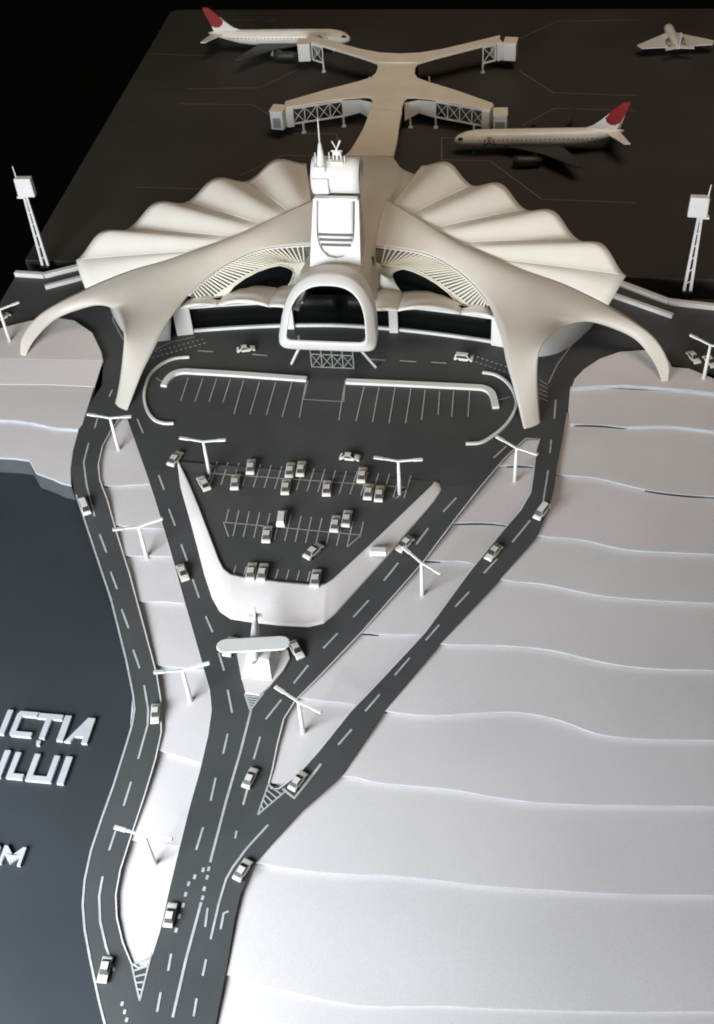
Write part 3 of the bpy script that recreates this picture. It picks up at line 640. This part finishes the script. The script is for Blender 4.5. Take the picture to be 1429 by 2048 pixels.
m2.box(c + Vector((0, 0, .010)), (.007, .004, .004)); m2.tube([c + Vector((0, 0, .014)), c + Vector((-.0045, 0, .023))], .0007, 6); m2.tube([c + Vector((0, 0, .014)), c + Vector((.0045, 0, .024))], [.0008, .0012], 6)
m2.tube([c + Vector((.004, 0, -.003)), c + Vector((.004, 0, .012))], .0008, 6); m2.tube([c + Vector((-.004, 0, -.003)), c + Vector((-.004, 0, .012))], .0008, 6)
m2.build('cluster_aerial', 'white', tow)
# ------------------------------------------------------------------ boarding pier with four arms
pier = thing('boarding_pier', 'beige flat-roofed boarding pier with four trussed arms spread like an X', 'pier', (0, 1.55, 0))
ZP = .042
NECK = [(1.335, .0668, .0300), (1.36, .0590, .0282), (1.39, .0525, .0268), (1.42, .0475, .0252), (1.45, .0442, .0232), (1.48, .0426, .0220), (1.503, .0421, .0218)]
nk = [Curve([Vector((q[0], q[1], q[2])) for q in NECK])(6 * i / 24) for i in range(25)]
MB().grid([[Vector((-q.z, q.x, q.y - .004)), Vector((-q.z, q.x, q.y)), Vector((0, q.x, q.y + .0004)), Vector((q.z, q.x, q.y)), Vector((q.z, q.x, q.y - .004))] for q in nk], False).build('neck_roof', 'pier', pier, solid=.001, offset=-1)
half = [(.0217, 1.5025), (.0217, 1.520), (.0225, 1.535), (.0265, 1.5440), (.035, 1.5455), (.058, 1.5410), (.088, 1.5320), (.144, 1.511), (.146, 1.5305), (.091, 1.5690), (.050, 1.594), (.034, 1.606), (.0285, 1.620), (.0275, 1.640), (.031, 1.652), (.055, 1.669), (.086, 1.6880), (.1455, 1.7240), (.1455, 1.7450), (.088, 1.7115), (.060, 1.696), (.030, 1.6845), (.0, 1.681)]
bs = [(0, 1.651)] + half[14:]
MB().prism([(-x, y) for x, y in bs[:0:-1]] + bs[:-1] if False else [(x, y) for x, y in bs] + [(-x, y) for x, y in bs[-2:0:-1]], ZP + .0002, ZP + .0016).build('back_roof', 'pier', pier, bevel=.0004)
poly = [Vector((-x, y, 0)) for x, y in half[::-1]] + [Vector((x, y, 0)) for x, y in half]
poly = [q for i, q in enumerate(poly) if i == 0 or (q - poly[i - 1]).length > 1e-5]
MB().prism(poly, ZP - .0022, ZP).build('roof', 'pier', pier, bevel=.0006)
MB().prism([(q.x * .90, 1.55 + (q.y - 1.55) * 1.0) for q in poly if abs(q.x) < .034], .012, ZP - .0024).build('hall', 'glass', pier)
def truss(a, b, zt, zb, n, name):
    a = Vector((*a, 0)); b = Vector((*b, 0)); m_ = MB(); A_ = lambda t, z: a.lerp(b, t) + Vector((0, 0, z))
    m_.bar(A_(0, zb), A_(1, zb), .0018, .0022); m_.bar(A_(0, zt), A_(1, zt), .0018, .0020)
    for i in range(n + 1): m_.bar(A_(i / n, zb), A_(i / n, zt), .0014, .0014)
    for i in range(n):
        m_.bar(A_(i / n, zb), A_((i + 1) / n, zt), .0008, .0008); m_.bar(A_((i + 1) / n, zb), A_(i / n, zt), .0008, .0008)
    return m_.build(name, 'white', pier)
for s in (1, -1):
    truss((s * .066, 1.5380), (s * .135, 1.5135), ZP - .003, .0165, 4, 'truss')
    truss((s * .122, 1.7110), (s * .140, 1.7220), ZP - .003, .0150, 1, 'truss')
    mirror(MB().add([(.0225, 1.531, .014), (.042, 1.5425, .020), (.066, 1.5382, .015), (.066, 1.5382, ZP - .003), (.042, 1.5425, ZP - .003), (.0225, 1.534, ZP - .003)], [(0, 1, 4, 5), (1, 2, 3, 4)]), s).build('side_panel', 'white', pier, solid=.0012)
    mirror(MB().box((.1395, 1.519, .0275), (.011, .024, .026), rz=-.22), s).build('end_bay', 'white', pier, bevel=.0005)
    mirror(MB().box((.1420, 1.733, .0275), (.010, .025, .026), rz=.5), s).build('end_bay', 'white', pier, bevel=.0005)
    for x, y in ((.066, 1.538), (.121, 1.5185), (.030, 1.537), (.122, 1.711), (.045, 1.666)):
        m_ = MB(); m_.bar((s * x, y, -.0002), (s * x, y, .0145), .0026, .0030); m_.box((s * x, y, .0012), (.006, .004, .0024)); m_.build('pier_leg', 'white', pier)
# docking cabins at the ends of the arms
for i, (s, x, y, rz, lab) in enumerate(((-1, .1525, 1.506, -.12, 'white box docking cabin on the front left arm of the pier'), (1, .1575, 1.503, .05, 'white box docking cabin on the front right arm of the pier'),
                                       (-1, .1520, 1.722, .1, 'white box docking cabin on the back left arm of the pier'), (1, .1620, 1.727, -.1, 'white box docking cabin on the back right arm of the pier'))):
    c = MB().box((s * x, y, .0290), (.0185, .0200, .0260), rz=rz).build('docking_cabin', 'white', pier, bevel=.0008); c['label'] = lab
    r_ = MB().box((s * x, y + .001, .0426), (.0200, .0220, .0016), rz=rz).build('cabin_roof', 'pier', c, bevel=.0004)
    if i < 2: MB().box((s * x, y - .0103, .0265), (.0130, .0006, .0140), rz=0).build('cabin_front', 'grey', c)

# ------------------------------------------------------------------ airliners (nose along local +X, keel height in local z)
def loft_fuselage(L, r, zc, n=20):
    mb = MB(); rows = []
    prof = [(-.50, .10, .62), (-.46, .30, .52), (-.38, .60, .34), (-.28, .88, .12), (-.18, 1, 0), (.0, 1, 0), (.25, 1, 0), (.36, .985, -.01), (.42, .88, -.07), (.46, .70, -.15), (.485, .46, -.24), (.497, .22, -.30), (.50, .04, -.33)]
    for t, k, dz in prof: rows.append([Vector((t * L, r * k * math.cos(a), zc + r * dz + r * k * math.sin(a))) for a in [2 * math.pi * i / n for i in range(n)]])
    mb.grid(rows, True, True); mb.f += [list(range(n)), [len(mb.v) - n + i for i in range(n)]]; mb.sm += [True, True]
    return mb
def slab(pts, th):                          # thin tapered surface: outline of root/tip points with thickness along z
    top = [q + Vector((0, 0, th / 2)) for q in pts]; bot = [q - Vector((0, 0, th / 2)) for q in pts]; n = len(pts)
    return MB().add(bot + top, [tuple(reversed(range(n))), tuple(range(n, 2 * n))] + [(i, (i + 1) % n, (i + 1) % n + n, i + n) for i in range(n)])
def text_mesh(name, body, size, m, parent, mw):
    cu = bpy.data.curves.new(name, 'FONT'); cu.body = body; cu.size = size; cu.align_x = 'CENTER'; cu.align_y = 'CENTER'; cu.extrude = .00008
    t = bpy.data.objects.new(name, cu); COL.objects.link(t); dg = bpy.context.evaluated_depsgraph_get(); dg.update()
    me = bpy.data.meshes.new_from_object(t.evaluated_get(dg)); bpy.data.objects.remove(t); me.transform(mw); me.materials.clear(); me.materials.append(M[m])
    o = bpy.data.objects.new(name, me); COL.objects.link(o); o.parent = parent; return o
def airliner(name, label, loc, rz, L=.226, r=.0117, zc=.0240, marks=True):
    t = thing(name, label, 'airliner', loc, rz, 'airliners parked at the pier'); V = Vector
    body = loft_fuselage(L, r, zc).build('fuselage', 'plane', t, False)
    for s in (1, -1):
        w_ = slab([V((.045, s * .010, zc - .007)), V((-.030, s * .010, zc - .007)), V((-.044, s * .045, zc - .004)), V((-.056, s * .080, zc - .001)), V((-.046, s * .080, zc - .001)), V((-.006, s * .040, zc - .004))], .0022).build('wing', 'wing', t, False, bevel=.0006)
        e = MB(); e.tube([(.034, s * .040, zc - .012), (.026, s * .040, zc - .012), (.006, s * .040, zc - .012), (-.004, s * .040, zc - .0115)], [.0050, .0062, .0056, .0030], 16); e.bar((.012, s * .040, zc - .010), (.002, s * .040, zc - .004), .0014, .006); e.build('engine', 'wing', t, False)
        slab([V((-.088, s * .004, zc + .007)), V((-.108, s * .004, zc + .007)), V((-.118, s * .040, zc + .009)), V((-.110, s * .040, zc + .009))], .0016).build('tailplane', 'plane', t, False, bevel=.0004)
        m_ = MB(); m_.bar((-.010, s * .012, zc - .012), (-.010, s * .014, .003), .0018, .0018); m_.tube([(-.010, s * .0115, .0032), (-.010, s * .0165, .0032)], .0032, 12); m_.build('landing_gear', 'grey', t, False)
        m_ = MB()
        for k in range(26):
            x = .078 - k * .0062
            m_.box((x, s * (r + .00002), zc + .0028), (.0022, .0003, .0009))
        wo = m_.build('window_row', 'ink', t, False); wo['kind'] = 'stuff'
        m_ = MB(); m_.add([V((.1075, s * .0060, zc + .0005)), V((.1010, s * .0098, zc + .0030)), V((.1020, s * .0082, zc + .0058)), V((.1065, s * .0052, zc + .0036))], [(0, 1, 2, 3)]); m_.build('cockpit_window', 'ink', t, False, solid=.0012)
    m_ = MB(); m_.bar((.085, 0, zc - .010), (.086, 0, .003), .0016, .0016); m_.tube([(.086, -.002, .0026), (.086, .002, .0026)], .0026, 12); m_.build('landing_gear', 'grey', t, False)
    f0 = [(-.062, .012), (-.072, .0155), (-.084, .0245), (-.094, .034), (-.101, .0405), (-.108, .0460), (-.1170, .0470), (-.1150, .0400), (-.1110, .0300), (-.1060, .0180), (-.104, .008)]
    fin = MB(); n = len(f0); fin.add([V((x, d, zc + z)) for d in (-.0011, .0011) for x, z in f0], [tuple(range(n)), tuple(reversed(range(n, 2 * n)))] + [(i, (i + 1) % n, (i + 1) % n + n, i + n) for i in range(n)])
    fo = fin.build('tail_fin', 'plane', t, False, bevel=.0003)
    f1 = [(-.0868, .0262), (-.0938, .0342), (-.1009, .0408), (-.1080, .0464), (-.1176, .0475), (-.1157, .0400), (-.1117, .0300), (-.1075, .0195), (-.1010, .0160), (-.0950, .0163), (-.0895, .0200)]
    pd = MB(); n = len(f1); pd.add([V((x, d, zc + z)) for d in (-.0014, .0014) for x, z in f1], [tuple(range(n)), tuple(reversed(range(n, 2 * n)))] + [(i, (i + 1) % n, (i + 1) % n + n, i + n) for i in range(n)])
    ro = pd.build('tail_panel', 'red', fo, False); ro['label'] = 'dark red rounded panel on the tail fin'
    if marks:
        for s in (1, -1):
            rot = Matrix.Rotation(math.radians(90), 4, 'X') if s < 0 else Matrix.Rotation(math.pi, 4, 'Z') @ Matrix.Rotation(math.radians(90), 4, 'X')
            text_mesh('fuselage_lettering', 'JAL', .0125, 'ink', t, Matrix.Translation((.0640, s * (r + .0003), zc - .0008)) @ rot)
            m_ = MB(); m_.tube([V((.0655 + .0030 * math.cos(a), s * (r + .0001), zc + .0042 + .0026 * math.sin(a))) for a in [math.pi * i / 8 for i in range(9)]], .0005, 6); m_.build('fuselage_arc', 'red', t, False)
    return t
airliner('airliner', 'white airliner with dark red tail parked right of the pier, nose to the left', (.2100, 1.470, 0), math.pi + math.radians(3.5))
airliner('airliner', 'white airliner with dark red tail half hidden behind the back left pier arm', (-.2030, 1.7820, 0), math.radians(1.0))
# small plain white plane at the far right
t = thing('small_airplane', 'small plain white airplane standing alone at the back right corner of the apron', 'airplane', (.4060, 1.800, 0), math.radians(98)); t.scale = (.88, .88, .88)
V = Vector
loft_fuselage(.105, .0085, .017).build('fuselage', 'plane', t, False)
for s in (1, -1):
    slab([V((.026, s * .004, .0165)), V((-.034, s * .004, .0165)), V((-.036, s * .060, .0180)), V((-.022, s * .066, .0180))], .0018).build('wing', 'plane', t, False, bevel=.0004)
    slab([V((-.038, s * .002, .0215)), V((-.050, s * .002, .0215)), V((-.057, s * .024, .0225)), V((-.050, s * .024, .0225))], .0014).build('tailplane', 'plane', t, False)
    e = MB(); e.tube([(-.014, s * .0125, .020), (-.034, s * .0125, .020)], [.0036, .0028], 12); e.build('engine', 'grey', t, False)
    m_ = MB(); m_.bar((-.004, s * .008, .012), (-.004, s * .010, -.0002), .0018, .0018); m_.build('landing_gear', 'grey', t, False)
m_ = MB(); m_.bar((.036, 0, .010), (.036, 0, -.0002), .0016, .0016); m_.build('landing_gear', 'grey', t, False)
m_ = MB(); m_.add([V((-.026, d, .022)) for d in (-.001, .001)] + [V((-.046, d, .047)) for d in (-.0007, .0007)] + [V((-.054, d, .047)) for d in (-.0007, .0007)] + [V((-.048, d, .020)) for d in (-.001, .001)], [(0, 2, 4, 6), (7, 5, 3, 1), (0, 1, 3, 2), (2, 3, 5, 4), (4, 5, 7, 6), (6, 7, 1, 0)]); m_.build('tail_fin', 'plane', t, False)

# ------------------------------------------------------------------ two floodlight masts
def mast(label, loc, s):
    t = thing('floodlight_mast', label, 'mast', loc, 0, 'floodlight masts beside the apron'); V = Vector
    MB().box((0, 0, -.014), (.012, .010, .032)).build('mast_footing', 'black', t, False)
    for d in (-1, 1):
        m_ = MB(); m_.add([V((d * .0036 + a * .0016, b * .0016, .0015)) for a, b in ((-1, -1), (1, -1), (1, 1), (-1, 1))] + [V((d * .0017 + a * .0013, b * .0013, .100)) for a, b in ((-1, -1), (1, -1), (1, 1), (-1, 1))], [(3, 2, 1, 0), (4, 5, 6, 7), (0, 1, 5, 4), (1, 2, 6, 5), (2, 3, 7, 6), (3, 0, 4, 7)]); m_.build('mast_post', 'edge', t, False)
    m_ = MB()
    for k in range(6):
        z = .010 + k * .016; hw = .0036 - .0019 * z / .1; m_.bar((-hw, 0, z), (hw, 0, z + .006), .0009, .0009)
    m_.build('mast_brace', 'white', t, False)
    MB().box((s * .0035, -.001, .112), (.021, .009, .024), rz=.05 * s, top=.96).build('lamp_housing', 'edge', t, False, bevel=.0012)
    MB().box((s * -.0045, 0, .0985), (.010, .007, .0022)).build('service_platform', 'white', t, False)
    m_ = MB(); m_.tube([(-s * .0040, 0, .105), (-s * .0060, .001, .137)], [.0010, .0006], 8); m_.build('lightning_rod', 'white', t, False)
    return t
mast('white floodlight mast with square lamp housing at the left edge of the apron', (-.3915, 1.1690, 0), 1)
mast('white floodlight mast with square lamp housing at the right edge of the apron', (.3900, 1.1560, 0), -1)
# ------------------------------------------------------------------ lamp posts: T-shaped, two arms
def lamp_proto():
    t = thing('lamp_post', 'x', 'lamp post', (0, 0, 0), 0, 'double-armed lamp posts along the roads')
    m_ = MB(); m_.tube([(0, 0, -.001), (0, 0, .020), (0, 0, .0445)], [.0021, .0018, .0013], 10); m_.build('pole', 'white', t, False)
    for s in (1, -1):
        m_ = MB(); m_.bar((0, 0, .0440), (s * .0150, 0, .0465), .0017, .0016); m_.build('lamp_arm', 'white', t, False)
        m_ = MB(); m_.bar((s * .0140, 0, .0464), (s * .0235, 0, .0477), .0034, .0018); m_.build('lamp_head', 'white', t, False, bevel=.0005)
    return t
LAMPS = [((420, 948), (362, 878), (452, 882), 'lamp post at the left end of the first parking row', 0),
         ((800, 988), (748, 912), (840, 916), 'lamp post at the right end of the first parking row', 0),
         ((1030, 962), (993, 882), (1068, 915), 'lamp post near the inner foot of the right shell', 1),
         ((238, 900), (175, 826), (252, 830), 'lamp post near the inner foot of the left shell', 1),
         ((295, 1117), (232, 1068), (325, 1047), 'lamp post upper of the three along the left island strip below its top', 1),
         ((845, 1190), (797, 1095), (875, 1150), 'lamp post on the right strip beside the end of the parking deck', 1),
         ((382, 1402), (310, 1355), (410, 1338), 'lamp post on the left strip level with the monument airplane', 1),
         ((607, 1465), (553, 1385), (630, 1428), 'lamp post near the pointed front end of the right strip', 1),
         ((310, 1728), (225, 1668), (350, 1695), 'lamp post nearest the front on the left strip', 1),
         ((20, 682), (-25, 600), (42, 585), 'lamp post cut by the left picture edge', 2),
         ((1408, 757), (1390, 640), (1470, 668), 'lamp post cut by the right picture edge', 2)]
lp = lamp_proto(); CONLEV = lambda q: q
def terrace_z(x, y):                        # height of the card under a pixel
    z = 0.0
    for k in range(9, 0, -1):
        q = P(x, y, lev(k)); c = cont[k]; cyk = min(c, key=lambda w_: abs(w_.x - q.x)).y
        if q.y < cyk: return lev(k)
    return lev(0)
for i, (b, a0, a1, lab, kind) in enumerate(LAMPS):
    z = 0.0003 if kind == 0 else .004 if kind == 2 else terrace_z(*b)
    q = P(*b, z); e0 = P(*a0, z + .047); e1 = P(*a1, z + .047); rz = math.atan2(e1.y - e0.y, e1.x - e0.x)
    if i == 0: lp.location = q; lp.rotation_euler = (0, 0, rz); lp['label'] = 'white ' + lab
    else: dup(lp, q, rz, 'white ' + lab)

# ------------------------------------------------------------------ model cars (front along local +Y)
def car_proto(name, van, paint):
    t = thing(name, 'x', 'car', (0, 0, 0), 0, 'model cars'); V = Vector; hw = .0046
    lo = [(-.0117, .0018), (-.0119, .0034), (-.0114, .0046), (-.0090, .0049), (.0040, .0049), (.0100, .0043), (.0116, .0036), (.0119, .0026), (.0116, .0017)]
    mb = MB(); rows = []
    for x, k in ((-hw, .86), (-hw * .96, .95), (-hw * .80, 1), (hw * .80, 1), (hw * .96, .95), (hw, .86)):
        rows.append([V((x, y * (.985 + .015 * (k - .86) / .14), .0016 + (z - .0016) * k)) for y, z in lo])
    mb.grid(rows, True); mb.add(rows[0], [tuple(range(len(lo)))]); mb.add(rows[-1], [tuple(reversed(range(len(lo))))])
    mb.add([rows[0][0], rows[-1][0], rows[-1][-1], rows[0][-1]], [(0, 1, 2, 3)]); body = mb.build('body', paint, t, False)
    y0, y1, y2, y3 = (-.0088, -.0056, .0012, .0054) if not van else (-.0112, -.0100, .0048, .0085)
    zb, zt = .0047, (.0078 if not van else .0092); wb, wt = .0041, .0034
    B = [V((-wb, y0, zb)), V((wb, y0, zb)), V((wb, y3, zb)), V((-wb, y3, zb))]; T = [V((-wt, y1, zt)), V((wt, y1, zt)), V((wt, y2, zt)), V((-wt, y2, zt))]
    MB().add(B + T, [(4, 5, 6, 7), (0, 1, 5, 4), (1, 2, 6, 5), (2, 3, 7, 6), (3, 0, 4, 7)]).build('roof', paint, t, False, bevel=.0004)
    def pane(nm, q, sh=.10, out=.00018):
        c = sum(q, V()) / 4; n = (q[1] - q[0]).cross(q[3] - q[0]).normalized(); n = n if n.dot(c - V((0, 0, .004))) > 0 else -n
        MB().add([q_.lerp(c, sh) + n * out for q_ in q], [(0, 1, 2, 3)]).build(nm, 'ink', t, False)
    pane('windshield', [B[3], B[2], T[2], T[3]], .06)
    if not van: pane('rear_window', [B[0], B[1], T[1], T[0]], .06)
    pane('side_window', [B[1], B[2], T[2], T[1]], .18); pane('side_window', [B[0], B[3], T[3], T[0]], .18)
    for s in (1, -1):
        for y in (-.0070, .0072):
            w_ = MB(); w_.tube([(s * .0034, y, .0019), (s * .0047, y, .0019)], .0019, 12); w_.build('wheel', 'tyre', t, False)
    return t
CARS_SCALE = .93
sedan = car_proto('sedan_car', False, 'carA'); van = car_proto('van', True, 'carB')
CARS = [((340, 930), (361, 902), 0, 'model car leaving the lot at the tip of the left embankment'),
        ((415, 979), (400, 952), 0, 'model car standing askew by the left parking lamp post'),
        ((469, 977), (473, 948), 0, 'model car alone in the near side of the first row, leftmost there'),
        ((500, 948), (504, 916), 0, 'model car parked in the far side of the first row, leftmost there'),
        ((578, 954), (583, 924), 0, 'left one of the two model cars side by side in the first row'),
        ((600, 951), (605, 921), 0, 'right one of the two model cars side by side in the first row'),
        ((570, 987), (574, 957), 0, 'model car parked nose to tail below the first row pair'),
        ((653, 990), (656, 960), 0, 'model car alone in the near middle of the first row'),
        ((683, 911), (717, 914), 0, 'model car driving crosswise above the first parking row'),
        ((722, 964), (727, 933), 0, 'model car parked in the far side of the first row, rightmost there'),
        ((735, 998), (740, 966), 0, 'model car second from the right lamp post in the first row'),
        ((757, 1001), (761, 971), 0, 'model car next to the right lamp post in the first row'),
        ((561, 1053), (566, 1018), 1, 'plain white model van parked in the second row'),
        ((532, 1083), (537, 1051), 0, 'model car leftmost in the second parking row'),
        ((668, 1062), (674, 1030), 0, 'left one of the pair of model cars in the second row'),
        ((691, 1051), (697, 1020), 0, 'right one of the pair of model cars in the second row'),
        ((612, 1115), (642, 1087), 0, 'model car driving slantwise below the second row'),
        ((500, 1157), (506, 1126), 0, 'left one of the two model cars by the front parapet of the lot'),
        ((522, 1158), (529, 1128), 0, 'right one of the two model cars by the front parapet of the lot'),
        ((629, 1171), (635, 1139), 0, 'model car alone at the right end of the front parapet row'),
        ((476, 698), (508, 694), 0, 'model car driving past the terminal front left of the gate'),
        ((911, 712), (945, 716), 1, 'white model van driving past the terminal front right of the gate'),
        ((162, 995), (176, 1030), 1, 'white model van at the upper bend of the left outer road'),
        ((355, 1113), (369, 1148), 0, 'model car on the left inner road beside the parking deck'),
        ((823, 1074), (798, 1099), 0, 'model car on the right inner road beside the parking deck'),
        ((1001, 1088), (975, 1118), 0, 'model car on the right outer road below the bend'),
        ((1096, 1006), (1072, 1037), 1, 'white model van on the bend of the right outer road'),
        ((583, 1281), (602, 1314), 0, 'model car turning right of the monument island'),
        ((466, 1274), (453, 1309), 0, 'model car half hidden under the monument airplane wing'),
        ((312, 1405), (309, 1445), 0, 'model car at the lower bend of the left outer road'),
        ((490, 1575), (511, 1532), 0, 'model car between the centre line and the right strip tip'),
        ((580, 1581), (612, 1538), 0, 'model car stopped in the bay by the right strip tip'),
        ((470, 1762), (501, 1713), 0, 'model car on the curve where the right road joins'),
        ((334, 1855), (347, 1800), 0, 'model car beside the dotted lines near the front'),
        ((216, 1912), (203, 1963), 0, 'model car lowest on the left outer road'),
        ((1378, 701), (1398, 725), 2, 'model car parked right of the right shell, left one of two'),
        ((1411, 709), (1431, 733), 2, 'model car cut by the right picture edge behind the lamp post'),
        ((-8, 640), (16, 626), 2, 'model car cut by the left picture edge behind the lamp post')]
used = {}
for p0, p1, kind, lab in CARS:
    src = van if kind == 1 else sedan
    a, b = G(*p0, .004), G(*p1, .004)
    if 915 < p0[1] < 1180 and 330 < p0[0] < 770: a, b = P(*p0, .004), P(*p1, .004)
    c = (a + b) / 2; deckcar = 915 < p0[1] < 1180 and 330 < p0[0] < 770 and lab.find('inner road') < 0
    z0 = .0003 if deckcar else zr(c.y); d = b - a; rz = math.atan2(d.y, d.x) - math.pi / 2; loc = Vector((c.x, c.y, z0))
    lab = lab if lab.startswith(('left one', 'right one')) or 'white' in lab else 'cream ' + lab
    if src.name not in used: used[src.name] = 1; src.location = loc; src.rotation_euler = (0, 0, rz); src['label'] = lab; o = src
    else: o = dup(src, loc, rz, lab)
    o.scale = (CARS_SCALE * (.87 if p0[1] > 1380 else .94 if not deckcar else 1.0),) * 3
    if not deckcar:
        sl_ = (zr(c.y + .01) - zr(c.y - .01)) / .02; o.rotation_euler = (math.atan(sl_ * math.cos(rz)), -math.atan(sl_ * math.sin(rz)) * -1, rz)

# ------------------------------------------------------------------ monument: an old high-wing airplane on a ramp pedestal
isl = struct(sheet([[Vector((q.x, q.y, 0)) for q in hT]], lambda Y: zr(Y) + .0022, 'traffic_island', 'card', thick=.0030), 'white triangular island under the monument')
zi = zr(.585) + .002
ped = thing('pedestal', 'white ramp-shaped pedestal on the triangular island', 'pedestal', (-.004, .588, zi))
MB().add([Vector(q) for q in ((-.0155, -.013, -.002), (.0125, -.014, -.002), (.0165, .018, -.002), (-.0170, .018, -.002), (-.0095, .0005, .013), (.0085, .0, .013), (.0095, .014, .013), (-.0100, .014, .013))],
         [(3, 2, 1, 0), (4, 5, 6, 7), (0, 1, 5, 4), (1, 2, 6, 5), (2, 3, 7, 6), (3, 0, 4, 7)]).build('ramp', 'white', ped, False, bevel=.0008)
MB().box((-.0035, .0045, .0185), (.0065, .0060, .0120), top=.8).build('stub_column', 'white', ped, False, bevel=.0004)
mon = thing('monument_airplane', 'plain white propeller airplane with broad rounded wing mounted on the pedestal', 'airplane', (-.0075, .5925, zi + .0235), math.radians(9))
V = Vector
m_ = MB(); m_.tube([V((.0, y, z)) for y, z in ((-.0165, .0010), (-.0150, .0012), (-.0080, .0018), (.0020, .0022), (.0150, .0030), (.0290, .0042), (.0340, .0048))], [.0022, .0037, .0046, .0047, .0036, .0021, .0012], 14); m_.build('fuselage', 'white', mon, False)
m_ = MB(); m_.tube([(0, -.0180, .0010), (0, -.0163, .0010)], .0021, 12); m_.build('engine_cowl', 'grey', mon, False)
def wing_outline(hs, c0, c1, y, z):
    pts = []
    for s in (1, -1):
        for i in range(7):
            a = -math.pi / 2 + math.pi * i / 6; pts.append(V((s * (hs - c1 * .55 + c1 * .55 * math.cos(a)), y + s * c1 / 2 * math.sin(a), z)))
    return pts
slab(wing_outline(.0318, .015, .0152, -.0040, .0088), .0019).build('wing', 'white', mon, False, bevel=.0010)
for s in (1, -1):
    m_ = MB(); m_.bar((s * .002, -.004, .004), (s * .003, -.004, .0082), .0012, .0016); m_.bar((s * .0030, -.004, .001), (s * .0150, -.004, .0080), .0008, .0014); m_.build('wing_strut', 'white', mon, False)
slab(wing_outline(.0062, .005, .0040, .0305, .0055), .0011).build('tailplane', 'white', mon, False)
m_ = MB(); m_.add([V((d, y, z)) for d in (-.0005, .0005) for y, z in ((.0230, .0050), (.0310, .0125), (.0350, .0130), (.0345, .0045))], [(0, 1, 2, 3), (7, 6, 5, 4), (0, 1, 5, 4), (1, 2, 6, 5), (2, 3, 7, 6), (3, 0, 4, 7)]); m_.build('tail_fin', 'white', mon, False)

# ------------------------------------------------------------------ foam letters on the base board
ST_ = .0050
def letter(ch, x0, x1, y0, y1, label, th=.0032):
    x0 += .0038; x1 += .0038
    mb = MB(); zb, zt = BASE + .0001, BASE + th; s = ST_ * (y1 - y0) / .0247
    R_ = lambda a, b, c, d: mb.prism([(a, b), (c, b), (c, d), (a, d)], zb, zt)
    Q = lambda pts: mb.prism(pts, zb, zt)
    if ch == 'U': Q([(x0, y1), (x0, y0), (x1, y0), (x1, y1), (x1 - s, y1), (x1 - s, y0 + s), (x0 + s, y0 + s), (x0 + s, y1)])
    if ch == 'C': Q([(x1, y1), (x0 + .002, y1), (x0, y1 - .003), (x0, y0 + .002), (x0 + .002, y0), (x1, y0), (x1, y0 + s), (x0 + s, y0 + s), (x0 + s, y1 - s), (x1, y1 - s)])
    if ch == 'L': Q([(x0, y1), (x0, y0), (x1, y0), (x1, y0 + s), (x0 + s, y0 + s), (x0 + s, y1)])
    if ch == 'I': R_(x0, y0, x1, y1)
    if ch == 'T,':
        xm = (x0 + x1) / 2; Q([(x0, y1), (x0, y1 - s), (xm - s / 2, y1 - s), (xm - s / 2, y0), (xm + s / 2, y0), (xm + s / 2, y1 - s), (x1, y1 - s), (x1, y1)])
        Q([(xm - .004, y0 - .0015), (xm - .0025, y0 - .0065), (xm + .0005, y0 - .0065), (xm + .0005, y0 - .0015)])
    if ch == 'A':
        Q([(x0, y0), (x1 - s * 1.25, y1), (x1, y1), (x1, y0), (x1 - s, y0), (x1 - s, y0 + .006), (x0 + s * 1.45, y0 + .006), (x0 + s * 1.05, y0)])
    if ch == 'M':
        xm = (x0 + x1) / 2; Q([(x0, y0), (x0, y1), (x0 + s * .9, y1), (xm, y0 + (y1 - y0) * .55), (x1 - s * .9, y1), (x1, y1), (x1, y0), (x1 - s * .9, y0), (x1 - s * .9, y0 + (y1 - y0) * .5), (xm, y0 + .001), (x0 + s * .9, y0 + (y1 - y0) * .5), (x0 + s * .9, y0)])
    if ch == 'R':
        h = y1 - y0; Q([(x0, y0), (x0, y1), (x1 - .002, y1), (x1, y1 - .002), (x1, y0 + h * .48), (x1 - .002, y0 + h * .40), (x1, y0), (x1 - s, y0), (x1 - s * 1.6, y0 + h * .38), (x0 + s * .8, y0 + h * .38), (x0 + s * .8, y0)])
    return tag(mb.build('foam_letter', 'foam', bevel=.0004), label, 'letter', 'raised letters on the base board')
T1, B1 = .5325, .5070; T2, B2 = .4925, .4670; T3, B3 = .4080, .3920
letter('U', -.2420, -.2190, B1 + .001, T1 + .001, 'white letter U in the top line, cut by the picture edge')
letter('C', -.2145, -.1945, B1 + .0005, T1 + .0005, 'white letter C in the top line')
letter('T,', -.1965, -.1730, B1, T1, 'white letter T with a comma below in the top line')
letter('I', -.1715, -.1655, B1 - .0005, T1, 'white letter I in the top line between T and A')
letter('A', -.1645, -.1440, B1 - .001, T1 - .0005, 'white letter A ending the top line')
letter('U', -.2300, -.2070, B2, T2 + .001, 'white letter U in the second line, cut by the picture edge')
letter('L', -.2025, -.1880, B2, T2, 'white letter L in the second line')
letter('U', -.1855, -.1630, B2 - .0005, T2, 'white letter U in the second line between L and I')
letter('I', -.1580, -.1520, B2 - .001, T2, 'white letter I ending the second line')
letter('R', -.1990, -.1845, B3, T3, 'small white letter in the bottom line, cut by the picture edge', .003)
letter('M', -.1820, -.1635, B3, T3, 'small white letter M ending the bottom line', .003)
